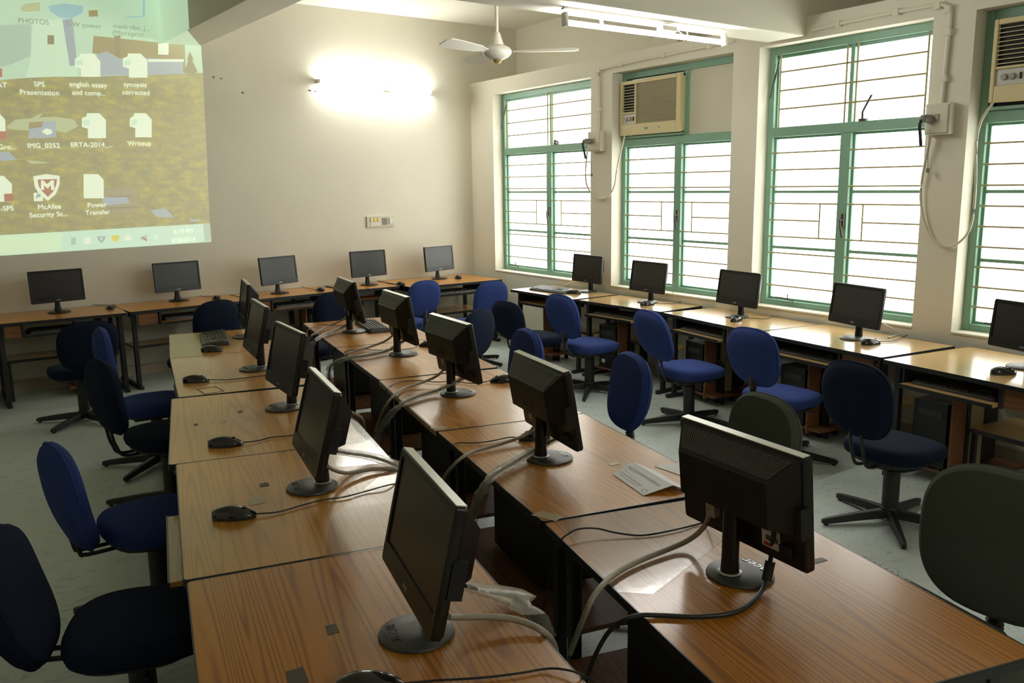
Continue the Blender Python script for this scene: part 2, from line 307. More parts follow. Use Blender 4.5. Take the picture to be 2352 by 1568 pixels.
# ------------------------------------------------------------------ measured layout (metres)
DATA = {'box1': [(2.397, 2.375), (2.598, 2.176)],
 'box2': [(6.013, 2.352), (6.186, 2.147)],
 'cables': {'B1_mouse': [(1.733, 8.962, 0.758), (1.636, 8.771, 0.758), (1.64, 9.087, 0.758), (1.597, 9.168, 0.758)],
            'B2_mouse': [(2.731, 8.926, 0.758), (2.661, 8.99, 0.758), (2.654, 9.19, 0.758)],
            'B3_mouse': [(3.802, 8.786, 0.758), (3.763, 8.932, 0.758), (3.793, 9.185, 0.758), (3.748, 9.227, 0.758)],
            'B4_mouse': [(4.736, 8.642, 0.758), (4.695, 8.742, 0.758), (4.726, 8.959, 0.758), (4.695, 9.053, 0.758)],
            'D2_mouse': [(5.609, 5.396, 0.758), (5.806, 5.41, 0.758), (5.929, 5.417, 0.758), (6.124, 5.485, 0.758), (6.239, 5.507, 0.758)],
            'D3_mouse': [(5.621, 4.457, 0.758), (5.572, 4.318, 0.758), (5.704, 4.291, 0.758), (5.869, 4.33, 0.758)],
            'D4_mouse': [(5.467, 3.158, 0.758), (5.552, 3.105, 0.758), (5.742, 3.143, 0.758), (5.837, 3.154, 0.758)],
            'L2_mouse': [(1.466, 4.981, 0.757), (1.546, 4.929, 0.757), (1.642, 4.907, 0.757), (1.719, 4.903, 0.757), (1.868, 4.87, 0.757), (1.985, 4.819, 0.757), (2.085, 4.828, 0.7)],
            'L3_beige': [(1.82, 4.084, 0.8), (1.787, 3.885, 0.775), (1.78, 3.775, 0.765), (1.792, 3.68, 0.75), (1.931, 3.933, 0.6)],
            'L3_mouse': [(1.193, 3.64, 0.757), (1.247, 3.613, 0.757), (1.32, 3.622, 0.757), (1.392, 3.598, 0.757), (1.506, 3.594, 0.757), (1.648, 3.618, 0.757), (1.744, 3.657, 0.72)],
            'L4_beige': [(1.244, 2.858, 0.84), (1.294, 2.903, 0.8), (1.351, 2.911, 0.775), (1.449, 2.922, 0.765), (1.531, 2.895, 0.758), (1.602, 2.919, 0.72), (1.736, 3.108, 0.6)],
            'L4_mouse': [(0.941, 2.77, 0.757), (1.004, 2.74, 0.757), (1.103, 2.749, 0.757), (1.178, 2.749, 0.757), (1.245, 2.729, 0.757), (1.333, 2.732, 0.757), (1.445, 2.737, 0.757),
                         (1.585, 2.839, 0.7)],
            'L4_wrap': [(1.36, 3.041, 0.83), (1.429, 3.069, 0.8), (1.512, 3.042, 0.775), (1.545, 2.956, 0.768), (1.585, 2.905, 0.74), (1.75, 3.132, 0.6)],
            'L5_beige': [(1.015, 1.657, 0.82), (1.059, 1.667, 0.8), (1.113, 1.651, 0.79), (1.171, 1.618, 0.78), (1.204, 1.58, 0.77), (1.223, 1.543, 0.757), (1.273, 1.57, 0.7), (1.396, 1.702, 0.55)],
            'L5_mouse': [(0.829, 1.559, 0.757), (0.897, 1.53, 0.757), (0.981, 1.478, 0.757), (1.062, 1.438, 0.757), (1.121, 1.415, 0.757), (1.147, 1.384, 0.762), (1.174, 1.346, 0.757),
                         (1.252, 1.38, 0.68), (1.41, 1.503, 0.5)],
            'L5_wrap': [(1.112, 1.747, 0.84), (1.168, 1.749, 0.81), (1.222, 1.737, 0.785), (1.26, 1.709, 0.772), (1.269, 1.674, 0.755), (1.327, 1.715, 0.68), (1.405, 1.792, 0.58)],
            'R1_beige': [(2.804, 5.896, 0.93), (2.849, 6.001, 0.88), (2.868, 6.198, 0.81), (2.769, 6.229, 0.775), (2.6, 6.055, 0.765), (2.545, 6.038, 0.74), (2.644, 6.336, 0.6)],
            'R1_mouse': [(2.962, 6.28, 0.758), (2.881, 6.352, 0.758), (2.818, 6.465, 0.758), (2.701, 6.369, 0.758), (2.651, 6.333, 0.74), (2.79, 6.709, 0.62)],
            'R1_wrap': [(2.926, 6.017, 0.86), (2.89, 6.038, 0.82), (2.772, 6.036, 0.775), (2.596, 5.91, 0.768), (2.495, 5.842, 0.74), (2.555, 6.044, 0.62), (2.615, 6.198, 0.45)],
            'R2_beige': [(2.74, 5.048, 0.92), (2.766, 5.111, 0.87), (2.73, 5.181, 0.81), (2.61, 5.21, 0.775), (2.503, 5.192, 0.77), (2.424, 5.162, 0.755), (2.449, 5.328, 0.65), (2.465, 5.465, 0.5)],
            'R2_mouse': [(2.949, 5.055, 0.758), (2.848, 5.059, 0.758), (2.653, 5.165, 0.758), (2.606, 5.267, 0.758), (2.515, 5.283, 0.758), (2.461, 5.288, 0.74), (2.586, 5.592, 0.62)],
            'R2_wrap': [(2.76, 4.922, 0.86), (2.717, 4.972, 0.82), (2.661, 5.023, 0.775), (2.512, 4.988, 0.77), (2.368, 5.012, 0.765), (2.318, 5.093, 0.73), (2.328, 5.224, 0.66), (2.385, 5.362, 0.5),
                        (2.369, 5.257, 0.4)],
            'R3_beige': [(2.413, 3.915, 0.92), (2.447, 3.953, 0.87), (2.438, 4.021, 0.81), (2.36, 4.058, 0.775), (2.223, 4.037, 0.765), (2.077, 3.904, 0.758), (2.061, 3.989, 0.66),
                         (2.131, 4.208, 0.5)],
            'R3_mouse': [(2.696, 3.87, 0.758), (2.614, 3.911, 0.758), (2.542, 4.028, 0.758), (2.46, 4.083, 0.758), (2.41, 4.168, 0.758), (2.321, 4.213, 0.758), (2.228, 4.171, 0.757),
                         (2.196, 4.193, 0.72), (2.288, 4.401, 0.6)],
            'R3_wrap': [(2.436, 3.736, 0.85), (2.397, 3.776, 0.82), (2.308, 3.834, 0.775), (2.151, 3.794, 0.77), (2.033, 3.732, 0.76), (2.039, 3.856, 0.68), (2.071, 4.038, 0.55),
                        (2.114, 4.182, 0.42)],
            'R4_beige': [(2.175, 2.803, 0.9), (2.197, 2.82, 0.84), (2.183, 2.871, 0.78), (2.046, 2.871, 0.765), (1.904, 2.861, 0.763), (1.825, 2.833, 0.76), (1.797, 2.865, 0.72), (1.829, 2.996, 0.62),
                         (1.865, 3.107, 0.5)],
            'R4_mouse': [(2.201, 2.899, 0.758), (2.146, 2.944, 0.758), (2.045, 2.951, 0.758), (1.971, 2.978, 0.758), (1.921, 3.022, 0.757), (1.889, 3.029, 0.74), (1.992, 3.242, 0.6)],
            'R4_wrap': [(2.131, 2.572, 0.85), (2.113, 2.62, 0.82), (2.067, 2.669, 0.78), (1.945, 2.626, 0.77), (1.835, 2.578, 0.77), (1.744, 2.53, 0.765), (1.746, 2.585, 0.7), (1.782, 2.681, 0.6),
                        (1.82, 2.763, 0.5)],
            'R5_beige': [(1.85, 1.552, 0.93), (1.895, 1.601, 0.86), (1.904, 1.649, 0.8), (1.859, 1.677, 0.77), (1.694, 1.68, 0.764), (1.569, 1.658, 0.764), (1.462, 1.613, 0.762), (1.431, 1.626, 0.7),
                         (1.494, 1.762, 0.5)],
            'R5_mouse': [(2.028, 1.686, 0.8), (2.069, 1.765, 0.758), (1.971, 1.78, 0.758), (1.876, 1.804, 0.757), (1.826, 1.831, 0.757), (1.775, 1.878, 0.765), (1.737, 1.918, 0.775),
                         (1.683, 1.941, 0.78), (1.637, 1.94, 0.775), (1.608, 1.943, 0.757), (1.628, 2.005, 0.66), (1.652, 2.09, 0.45)],
            'R5_power': [(1.82, 1.312, 0.95), (1.865, 1.347, 0.87), (1.871, 1.36, 0.8), (1.839, 1.349, 0.765), (1.75, 1.322, 0.757), (1.666, 1.319, 0.757), (1.582, 1.362, 0.757),
                         (1.516, 1.422, 0.757), (1.472, 1.457, 0.757), (1.44, 1.487, 0.74), (1.461, 1.568, 0.66), (1.514, 1.688, 0.5), (1.563, 1.782, 0.35)],
            'W1_grey': [(6.055, 6.666, 0.8), (6.066, 6.577, 0.77), (6.038, 6.493, 0.757), (5.93, 6.495, 0.757)],
            'W1_white': [(5.983, 6.933, 0.83), (5.954, 7.044, 0.79), (6.014, 7.151, 0.757), (6.076, 7.092, 0.757)],
            'W2_white': [(6.15, 5.82, 0.8), (6.13, 5.686, 0.78), (6.024, 5.504, 0.757), (6.262, 5.582, 0.757), (5.987, 5.555, 0.83)],
            'W3_white': [(6.075, 4.645, 0.8), (6.028, 4.496, 0.82), (6.032, 4.452, 0.757), (5.933, 4.313, 0.757)],
            'W4_white': [(5.804, 3.321, 0.82), (5.785, 3.242, 0.8), (5.819, 3.225, 0.757), (5.66, 3.199, 0.757)]},
 'cam': {'f': 1960.0, 'h': 1.86, 'rot': [(0.803565, -0.595047, -0.014246), (0.119005, 0.137164, 0.983374), (0.583199, 0.7919, -0.181034)]},
 'chairs': {'C1': (0.545, 2.875, -20.9, 0.456, 0.454, 0.365, 0.285, 0.285),
            'C10': (3.489, 5.628, 116, 0.435, 0.389, 0.54, 0.27, 0.167),
            'C11': (2.9, 4.273, 166.518, 0.435, 0.418, 0.549, 0.27, 0.158),
            'C12': (2.876, 3.335, 161.342, 0.435, 0.414, 0.549, 0.27, 0.163),
            'C13': (2.646, 2.262, 168.269, 0.434, 0.418, 0.548, 0.27, 0.159),
            'C14': (2.34, 1.09, 180, 0.52, 0.455, 0.535, 0.27, 0.17),
            'C15': (4.903, 6.254, 3.582, 0.442, 0.374, 0.447, 0.304, 0.23),
            'C16': (5.032, 5.658, -0.9, 0.435, 0.409, 0.521, 0.245, 0.279),
            'C17': (4.937, 4.387, -12.5, 0.44, 0.415, 0.531, 0.261, 0.363),
            'C18': (4.773, 3.428, -3.8, 0.432, 0.401, 0.537, 0.24, 0.232),
            'C19': (4.301, 2.357, -7.306, 0.44, 0.415, 0.53, 0.282, 0.18),
            'C2': (0.836, 3.806, 6.3, 0.439, 0.466, 0.395, 0.295, 0.18),
            'C3': (1.244, 5.158, 8, 0.435, 0.438, 0.5, 0.291, 0.133),
            'C4': (1.385, 5.98, -4, 0.435, 0.42, 0.562, 0.25, 0.12),
            'C5': (1.2, 7.55, 93, 0.46, 0.4, 0.475, 0.305, 0.2),
            'C6': (2.069, 7.264, 103.989, 0.436, 0.422, 0.552, 0.27, 0.16),
            'C7': (3.051, 7.143, 101.536, 0.436, 0.422, 0.552, 0.27, 0.16),
            'C8': (4.37, 7.813, 99.739, 0.433, 0.379, 0.535, 0.27, 0.169),
            'C9': (4.902, 7.391, 95, 0.45, 0.455, 0.455, 0.292, 0.188)},
 'conduit1': [(2.515, 2.369), (2.505, 2.808), (2.49, 2.957), (2.531, 2.977), (3.153, 2.993), (4.264, 3.007)],
 'conduit2': [(6.093, 2.345), (6.102, 2.68), (6.106, 2.926), (6.072, 2.975), (5.963, 2.994), (5.476, 2.994), (5.035, 2.982)],
 'fan': (3.869, 5.387, 2.811),
 'floorleft': [(0.703, 8.059, 0.0), (0.706, 8.185, 0.2)],
 'kb': {'D1': [(5.65, 7.237), (5.619, 6.505)], 'L1': [(1.931, 6.719), (2.142, 6.668), (1.937, 6.034), (1.76, 6.12)], 'R1': [(3.194, 6.375), (3.236, 6.068), (3.134, 5.796), (2.982, 5.93)]},
 'loop1': [(2.355, 2.194), (2.313, 1.952), (2.349, 1.818), (2.456, 1.729), (2.561, 1.703), (2.684, 1.73), (2.776, 1.837), (2.819, 2.028), (2.816, 2.322)],
 'loop2': [(6.052, 2.177), (5.998, 1.829), (6.02, 1.621), (6.098, 1.459), (6.21, 1.405), (6.297, 1.438), (6.362, 1.542), (6.374, 1.769), (6.358, 2.159), (6.393, 2.342)],
 'marks': [(1.071, 3.056), (0.988, 2.908), (0.814, 1.897), (0.657, 1.747), (1.37, 4.185), (1.12, 4.083), (1.239, 4.054), (1.397, 4.754), (1.718, 2.143), (2.0, 3.294), (2.27, 2.404), (2.241, 2.147),
           (2.13, 1.374), (2.615, 3.621), (2.468, 2.41)],
 'mice': {'B1': (1.697, 8.728),
          'B2': (2.703, 8.739),
          'B3': (3.797, 8.659),
          'B4': (4.714, 8.52),
          'B5': (5.572, 8.645),
          'D1': (5.662, 6.609),
          'D2': (5.614, 5.517),
          'D3': (5.488, 4.394),
          'D4': (5.363, 3.154),
          'D5': (5.096, 2.173),
          'L1': (1.773, 5.916),
          'L2': (1.399, 5.022),
          'L3': (1.12, 3.65),
          'L4': (0.87, 2.8),
          'L5': (0.768, 1.597),
          'R2': (3.029, 5.088),
          'R3': (2.776, 3.863),
          'R4': (2.235, 2.876)},
 'monitors': {'B1': (1.277, 8.813, -82.475, 3.693),
              'B2': (2.374, 8.892, -83.366, 4.889),
              'B3': (3.387, 8.771, -75.217, 6.594),
              'B4': (4.458, 8.795, -85.346, 5.119),
              'B5': (5.403, 8.798, -78.429, 5.139),
              'L1': (2.155, 6.329, 165.936, 8.438),
              'L2': (1.793, 5.137, 170.156, 12.845),
              'L3': (1.572, 4.107, 174.291, 12.668),
              'L4': (1.201, 2.909, 167.255, 14.907),
              'L5': (0.972, 1.743, 164.994, 12.564),
              'R1': (2.895, 5.988, -11.509, 11.654),
              'R2': (2.736, 4.945, -9.353, 9.31),
              'R3': (2.423, 3.789, -6.523, 9.594),
              'R4': (2.111, 2.617, -12.902, 9.828),
              'R5': (1.874, 1.458, -7.035, 5.558),
              'W1': (5.869, 6.631, 175.598, 4.848),
              'W2': (5.757, 5.656, 175.517, 8.148),
              'W3': (5.656, 4.526, 170.321, 7.766),
              'W4': (5.471, 3.346, 164.768, 7.876),
              'W5': (5.365, 2.177, 163.0, 6.001)},
 'pale': [(1.719, 6.785), (1.937, 6.776), (1.669, 5.783), (1.475, 5.852)],
 'paper': [(2.178, 2.311), (2.287, 2.316), (2.216, 2.037), (2.106, 2.075)],
 'paper2': [(2.325, 2.23), (2.27, 2.006), (2.353, 2.275), (2.434, 2.251), (2.522, 2.194), (2.353, 2.033)],
 'proj': {'arrow': [(1.232, 1.788), (1.232, 1.816), (1.247, 1.828), (1.245, 1.84), (1.276, 1.831), (1.266, 1.796), (1.26, 1.808), (1.248, 1.804)],
          'arrowbox': [(1.217, 1.844), (1.292, 1.843), (1.285, 1.771), (1.212, 1.769)],
          'cloud': [(0.95, 3.73), (2.781, 3.958), (2.737, 3.675), (2.34, 3.593), (2.029, 3.611), (1.803, 3.606), (1.498, 3.46), (1.103, 3.31), (0.902, 3.292)],
          'corner': [(2.741, 1.501), (2.813, 1.503), (2.813, 1.321), (2.745, 1.32)],
          'dialog': [(1.821, 1.867), (2.125, 1.884), (2.111, 1.628), (1.806, 1.629)],
          'dialogblue': [(1.791, 1.797), (2.02, 1.793), (2.047, 1.733), (1.814, 1.713)],
          'dormer': [(2.437, 3.167), (2.446, 3.271), (2.499, 3.316), (2.546, 3.279), (2.536, 3.171)],
          'field': [(0.85, 2.822), (1.053, 2.844), (1.263, 2.876), (1.478, 2.9), (1.774, 2.917), (2.164, 2.953), (2.576, 2.99), (2.861, 3.02), (2.813, 1.503), (0.907, 1.472), (0.702, 1.47)],
          'folder': [(1.274, 3.482), (1.323, 3.525), (1.444, 3.549), (1.436, 3.469), (1.294, 3.447)],
          'gallery': [(1.504, 3.521), (1.652, 3.56), (1.805, 3.553), (1.792, 3.49), (1.694, 3.434), (1.602, 3.425), (1.521, 3.47)],
          'greyskyL': [(0.902, 3.292), (1.354, 3.352), (1.317, 3.066), (1.135, 2.977), (0.859, 2.904)],
          'house': [(1.877, 3.126), (1.968, 3.161), (2.079, 3.101), (2.34, 3.127), (2.672, 3.13), (2.661, 2.995), (1.87, 2.931)],
          'img': [(1.243, 2.482), (1.467, 2.501), (1.452, 2.354), (1.228, 2.338)],
          'imgcloud': [(1.338, 2.403), (1.377, 2.431), (1.423, 2.42), (1.427, 2.389), (1.382, 2.372)],
          'imgtop': [(1.243, 2.482), (1.365, 2.494), (1.342, 2.442), (1.237, 2.424)],
          'page_p1': [(1.732, 3.119), (1.846, 3.128), (1.902, 3.067), (1.889, 2.924), (1.723, 2.914), (1.731, 2.993), (1.678, 3.004), (1.685, 3.075), (1.73, 3.095)],
          'page_p2': [(2.155, 3.155), (2.272, 3.163), (2.33, 3.104), (2.316, 2.941), (2.146, 2.931), (2.154, 3.017), (2.1, 3.029), (2.107, 3.107), (2.153, 3.128)],
          'page_p3': [(1.738, 2.581), (1.848, 2.585), (1.901, 2.524), (1.886, 2.354), (1.727, 2.351), (1.735, 2.439), (1.685, 2.454), (1.692, 2.534), (1.736, 2.554)],
          'page_p4': [(2.164, 2.596), (2.27, 2.6), (2.322, 2.543), (2.307, 2.371), (2.154, 2.368), (2.162, 2.455), (2.113, 2.47), (2.12, 2.549), (2.162, 2.569)],
          'page_p5': [(1.657, 2.013), (1.784, 2.013), (1.829, 1.959), (1.813, 1.784), (1.636, 1.788)],
          'page_p6': [(0.887, 2.551), (1.013, 2.555), (1.057, 2.501), (1.045, 2.388), (0.869, 2.384)],
          'page_p7': [(0.827, 2.002), (0.991, 2.001), (1.049, 1.927), (1.032, 1.769), (0.803, 1.774)],
          'page_p8': [(0.942, 3.057), (1.034, 3.064), (1.066, 3.026), (1.054, 2.916), (0.926, 2.908)],
          'pdf1': [(0.978, 2.394), (1.057, 2.4), (1.053, 2.33), (0.97, 2.325)],
          'pdf2': [(0.977, 1.841), (1.05, 1.843), (1.046, 1.772), (0.973, 1.77)],
          'pdf3': [(1.023, 2.94), (1.081, 2.948), (1.073, 2.872), (1.015, 2.865)],
          'rock': [(1.061, 2.442), (1.137, 2.502), (1.261, 2.518), (1.373, 2.576), (1.333, 2.528), (1.46, 2.54), (1.623, 2.517), (1.655, 2.458), (1.537, 2.395), (1.361, 2.45), (1.214, 2.407),
                   (1.076, 2.42)],
          'rock2': [(0.951, 2.21), (1.055, 2.218), (1.11, 2.149), (1.011, 2.133), (0.944, 2.14)],
          'rock3': [(1.187, 2.145), (1.293, 2.134), (1.399, 2.115), (1.219, 2.11)],
          'rock4': [(2.233, 1.655), (2.381, 1.672), (2.458, 1.573), (2.29, 1.588)],
          'rock5': [(2.608, 1.555), (2.74, 1.541), (2.628, 1.523)],
          'roof': [(1.866, 3.294), (2.585, 3.348), (2.612, 3.325), (2.703, 3.3), (2.688, 3.018), (2.328, 2.996), (2.3, 3.137), (2.067, 3.1), (1.84, 3.135)],
          'roofdark': [(2.047, 3.31), (2.106, 3.315), (2.079, 3.101), (2.036, 3.098)],
          'shade': [(1.612, 3.414), (1.698, 3.434), (1.701, 3.015), (1.634, 3.003)],
          'shield': [(1.229, 1.995), (1.338, 2.015), (1.45, 1.998), (1.438, 1.913), (1.401, 1.833), (1.328, 1.77), (1.268, 1.824), (1.233, 1.896)],
          'shieldM': [(1.28, 1.871), (1.289, 1.959), (1.307, 1.959), (1.336, 1.923), (1.373, 1.958), (1.398, 1.958), (1.39, 1.87), (1.364, 1.87), (1.368, 1.914), (1.336, 1.883), (1.31, 1.915),
                      (1.306, 1.871)],
          'shieldred': [(1.261, 1.967), (1.425, 1.97), (1.412, 1.914), (1.381, 1.854), (1.332, 1.806), (1.29, 1.855), (1.266, 1.904)],
          'sky': [(0.95, 3.73), (2.919, 3.975), (2.865, 3.292), (2.861, 3.02), (2.576, 2.99), (2.164, 2.953), (1.774, 2.917), (1.478, 2.9), (1.263, 2.876), (1.053, 2.844), (0.85, 2.822)],
          'taskbar': [(0.702, 1.466), (0.906, 1.468), (2.813, 1.503), (2.812, 1.312), (0.887, 1.282), (0.681, 1.279)],
          'taskglow': [(0.701, 1.458), (0.905, 1.461), (1.409, 1.47), (1.392, 1.302), (0.888, 1.294), (0.682, 1.291)],
          'topicon': [(1.843, 3.518), (1.923, 3.53), (1.921, 3.471), (1.841, 3.46)],
          'tower': [(1.37, 3.38), (1.612, 3.414), (1.634, 3.003), (1.693, 3.007), (1.692, 2.916), (1.405, 2.892), (1.263, 2.879), (1.324, 3.066)],
          'tray1': [(1.49, 1.417), (1.532, 1.419), (1.525, 1.348), (1.483, 1.346)],
          'tray2': [(1.6, 1.411), (1.661, 1.413), (1.656, 1.354), (1.594, 1.353)],
          'tray3': [(1.72, 1.418), (1.795, 1.419), (1.783, 1.381), (1.753, 1.349), (1.728, 1.38)],
          'tray3b': [(1.738, 1.405), (1.774, 1.407), (1.755, 1.37)],
          'tray4': [(1.846, 1.421), (1.922, 1.422), (1.915, 1.383), (1.88, 1.351), (1.851, 1.382)],
          'tray5': [(1.97, 1.415), (2.015, 1.417), (2.035, 1.373), (1.966, 1.368)],
          'tray6': [(2.092, 1.375), (2.183, 1.418), (2.177, 1.353)],
          'tray6x': [(2.132, 1.403), (2.178, 1.362), (2.169, 1.349), (2.123, 1.391)],
          'tray7': [(2.239, 1.385), (2.279, 1.414), (2.274, 1.357)],
          'tree': [(2.67, 3.004), (2.722, 3.126), (2.716, 3.146), (2.747, 3.22), (2.776, 3.146), (2.766, 3.129), (2.809, 3.026), (2.782, 3.011)],
          'wallband': [(2.339, 3.115), (2.681, 3.139), (2.679, 3.114), (2.337, 3.09)],
          'win': [(1.475, 3.265), (1.529, 3.269), (1.521, 3.188), (1.467, 3.184)],
          'winframe': [(2.342, 3.745), (2.366, 3.747), (2.345, 3.505), (2.172, 3.484), (2.173, 3.496), (2.321, 3.515)],
          'wmark_p1': [(1.695, 3.062), (1.753, 3.07), (1.748, 3.018), (1.69, 3.014)],
          'wmark_p2': [(2.117, 3.092), (2.177, 3.101), (2.172, 3.045), (2.113, 3.041)],
          'wmark_p3': [(1.702, 2.518), (1.758, 2.525), (1.752, 2.467), (1.697, 2.465)],
          'wmark_p4': [(2.131, 2.534), (2.183, 2.54), (2.178, 2.483), (2.126, 2.481)]},
 'projedge': {'bottom': [(2.51, 8.297)], 'left': [(2.49, 8.23, 3.269), (2.49, 8.211, 3.526), (2.49, 8.19, 3.743)]},
 'ptext': [('PHOTOS', 1.373, 3.373, 0.0799), ('S-W power', 1.792, 3.381, 0.0799), ('modrobo_j...', 2.212, 3.4, 0.0799), ('(Microproc...', 2.199, 3.339, 0.0799), ('SPS', 1.363, 2.824, 0.0799),
           ('Presentation', 1.359, 2.75, 0.0799), ('english essay', 1.775, 2.842, 0.0799), ('and comp...', 1.775, 2.767, 0.0799), ('synopsis', 2.196, 2.865, 0.0799),
           ('corrected', 2.198, 2.791, 0.0799), ('AT', 1.062, 2.8, 0.0799), ('Gro...', 1.045, 2.257, 0.0799), ('IMG_0252', 1.343, 2.273, 0.0799), ('ERTA-2014_...', 1.756, 2.287, 0.0799),
           ('Writeup', 2.187, 2.306, 0.0799), ('-SPS', 0.987, 1.707, 0.0799), ('McAfee', 1.334, 1.713, 0.0799), ('Security Sc...', 1.323, 1.641, 0.0799), ('Power', 1.745, 1.719, 0.0799),
           ('Transfer', 1.746, 1.648, 0.0799), ('Windows Media', 1.964, 1.798, 0.0376), ('Windows Media Player', 1.987, 1.692, 0.0376), ('4:13 PM', 2.537, 1.433, 0.0752),
           ('6/20/2014', 2.53, 1.344, 0.0752)],
 'sheets': {'L3': [(1.455, 3.576), (1.796, 3.834), (1.586, 2.978), (1.356, 3.074)],
            'L4': [(1.126, 2.589), (1.575, 2.959), (1.434, 2.296), (1.14, 2.255), (0.975, 2.297)],
            'R5': [(1.735, 2.085), (2.206, 1.934), (2.025, 1.646), (1.591, 1.526), (1.525, 1.594), (1.62, 1.892)]},
 'switch': [(4.624, 1.515), (4.981, 1.503), (4.975, 1.384), (4.618, 1.399)],
 'tube1': ((3.631, 4.299, 2.85), (5.09, 4.285, 2.85)),
 'tube2': ((4.108, 9.06, 3.004), (5.512, 9.06, 2.954))}

# ------------------------------------------------------------------ camera
cr, cu, cf = [Vector(v) for v in DATA['cam']['rot']]
cam = bpy.data.cameras.new('camera'); cam.sensor_width = 36; cam.lens = DATA['cam']['f']*36/2352
cam.clip_start = .05; cam.clip_end = 100
co = bpy.data.objects.new('camera', cam); COL.objects.link(co)
m3 = Matrix((cr, cu, -cf)).transposed()
co.matrix_world = Matrix.Translation((0,0,DATA['cam']['h'])) @ m3.to_4x4()
scene.camera = co

# ------------------------------------------------------------------ room shell
YB, CEIL = 9.12, 3.80
KW = .045; NW = math.hypot(KW,1)
WM = Matrix(((-KW/NW, 1/NW, 0, 6.13), (-1/NW, -KW/NW, 0, YB), (0,0,1,0), (0,0,0,1)))   # (along window wall, outward, up) -> world
def wallobj(o): o.matrix_world = WM; return o
def W(t, d, z): return WM @ Vector((t,d,z))

b = MB(); b.box(-2.6, 7.2, -2.4, 9.4, -.06, 0); structure(b.build('floor', MT['floor']))
b = MB(); b.box(-2.6, 7.2, -2.4, 9.4, CEIL, CEIL+.1); structure(b.build('ceiling', MT['ceiling']))
b = MB(); b.box(-2.6, 7.2, YB, YB+.2, 0, CEIL); wback = structure(b.build('wall_back', MT['wall']))
b = MB(); b.box(-2.8, -2.6, -2.4, 9.4, 0, CEIL); structure(b.build('wall_left', MT['wall']))
b = MB(); b.box(-2.6, 7.2, -2.6, -2.4, 0, CEIL); structure(b.build('wall_front', MT['wall']))
OPEN = [(.505,2.36),(2.695,4.245),(4.52,5.985),(6.27,7.75)]
ZS, ZH, ZL = .82, 2.92, 3.09
b = MB()
b.box(-.02, 11.8, 0, .27, 0, ZS)
edges = [-.02] + [e for o in OPEN for e in o] + [11.8]
for a, c in zip(edges[0::2], edges[1::2]): b.box(a, c, 0, .27, ZS, ZH)
b.box(-.02, 11.8, 0, .80, ZH, ZL)
wr = structure(wallobj(b.build('wall_right', MT['wall'])))
b = MB(); b.box(-.06, 11.8, .72, .85, ZL, CEIL); structure(wallobj(b.build('wall_right_upper', MT['wall'])))
b = MB(); b.box(2.80, 3.16, .42, .72, ZL, CEIL); structure(wallobj(b.build('trim_1', MT['wall'])))
b = MB(); b.box(-2.6, 6.75, 4.17, 4.52, 2.945, CEIL); structure(b.build('trim_2', MT['ceiling'], bevel=.008))
b = MB(); b.box(2.49, 2.86, 4.52, YB, 3.28, CEIL); structure(b.build('trim_3', MT['ceiling'], bevel=.008))
# plaster skirting along the window wall under the desks
b = MB(); b.box(0, 11.6, -.012, 0, 0, .11); structure(wallobj(b.build('baseboard_right', MT['panelcream'])))
b = MB(); b.box(-2.6, 6.1, YB-.012, YB, 0, .11); structure(b.build('baseboard_back', MT['panelcream']))

TXT = {}
def text(name, s, size, mat, M, parent=None, ext=.0004, align='CENTER'):
    key = (s, size, ext, mat.name)
    if key not in TXT:
        cv = bpy.data.curves.new(name, 'FONT'); cv.body = s; cv.size = size; cv.extrude = ext
        cv.align_x = align; cv.align_y = 'CENTER'; cv.resolution_u = 3
        tmp = bpy.data.objects.new('tmp', cv); COL.objects.link(tmp)
        dg = bpy.context.evaluated_depsgraph_get()
        me = bpy.data.meshes.new_from_object(tmp.evaluated_get(dg)); me.name = name
        me.materials.clear(); me.materials.append(mat)
        bpy.data.objects.remove(tmp); bpy.data.curves.remove(cv)
        TXT[key] = me
    o = bpy.data.objects.new(name, TXT[key]); COL.objects.link(o)
    if parent: o.parent = parent
    o.matrix_local = M
    return o
FACE_X = Matrix(((0,0,1,0),(1,0,0,0),(0,1,0,0),(0,0,0,1)))      # text reads from +X
FACE_UP = Matrix(((0,-1,0,0),(1,0,0,0),(0,0,1,0),(0,0,0,1)))    # lies flat, read from +X side

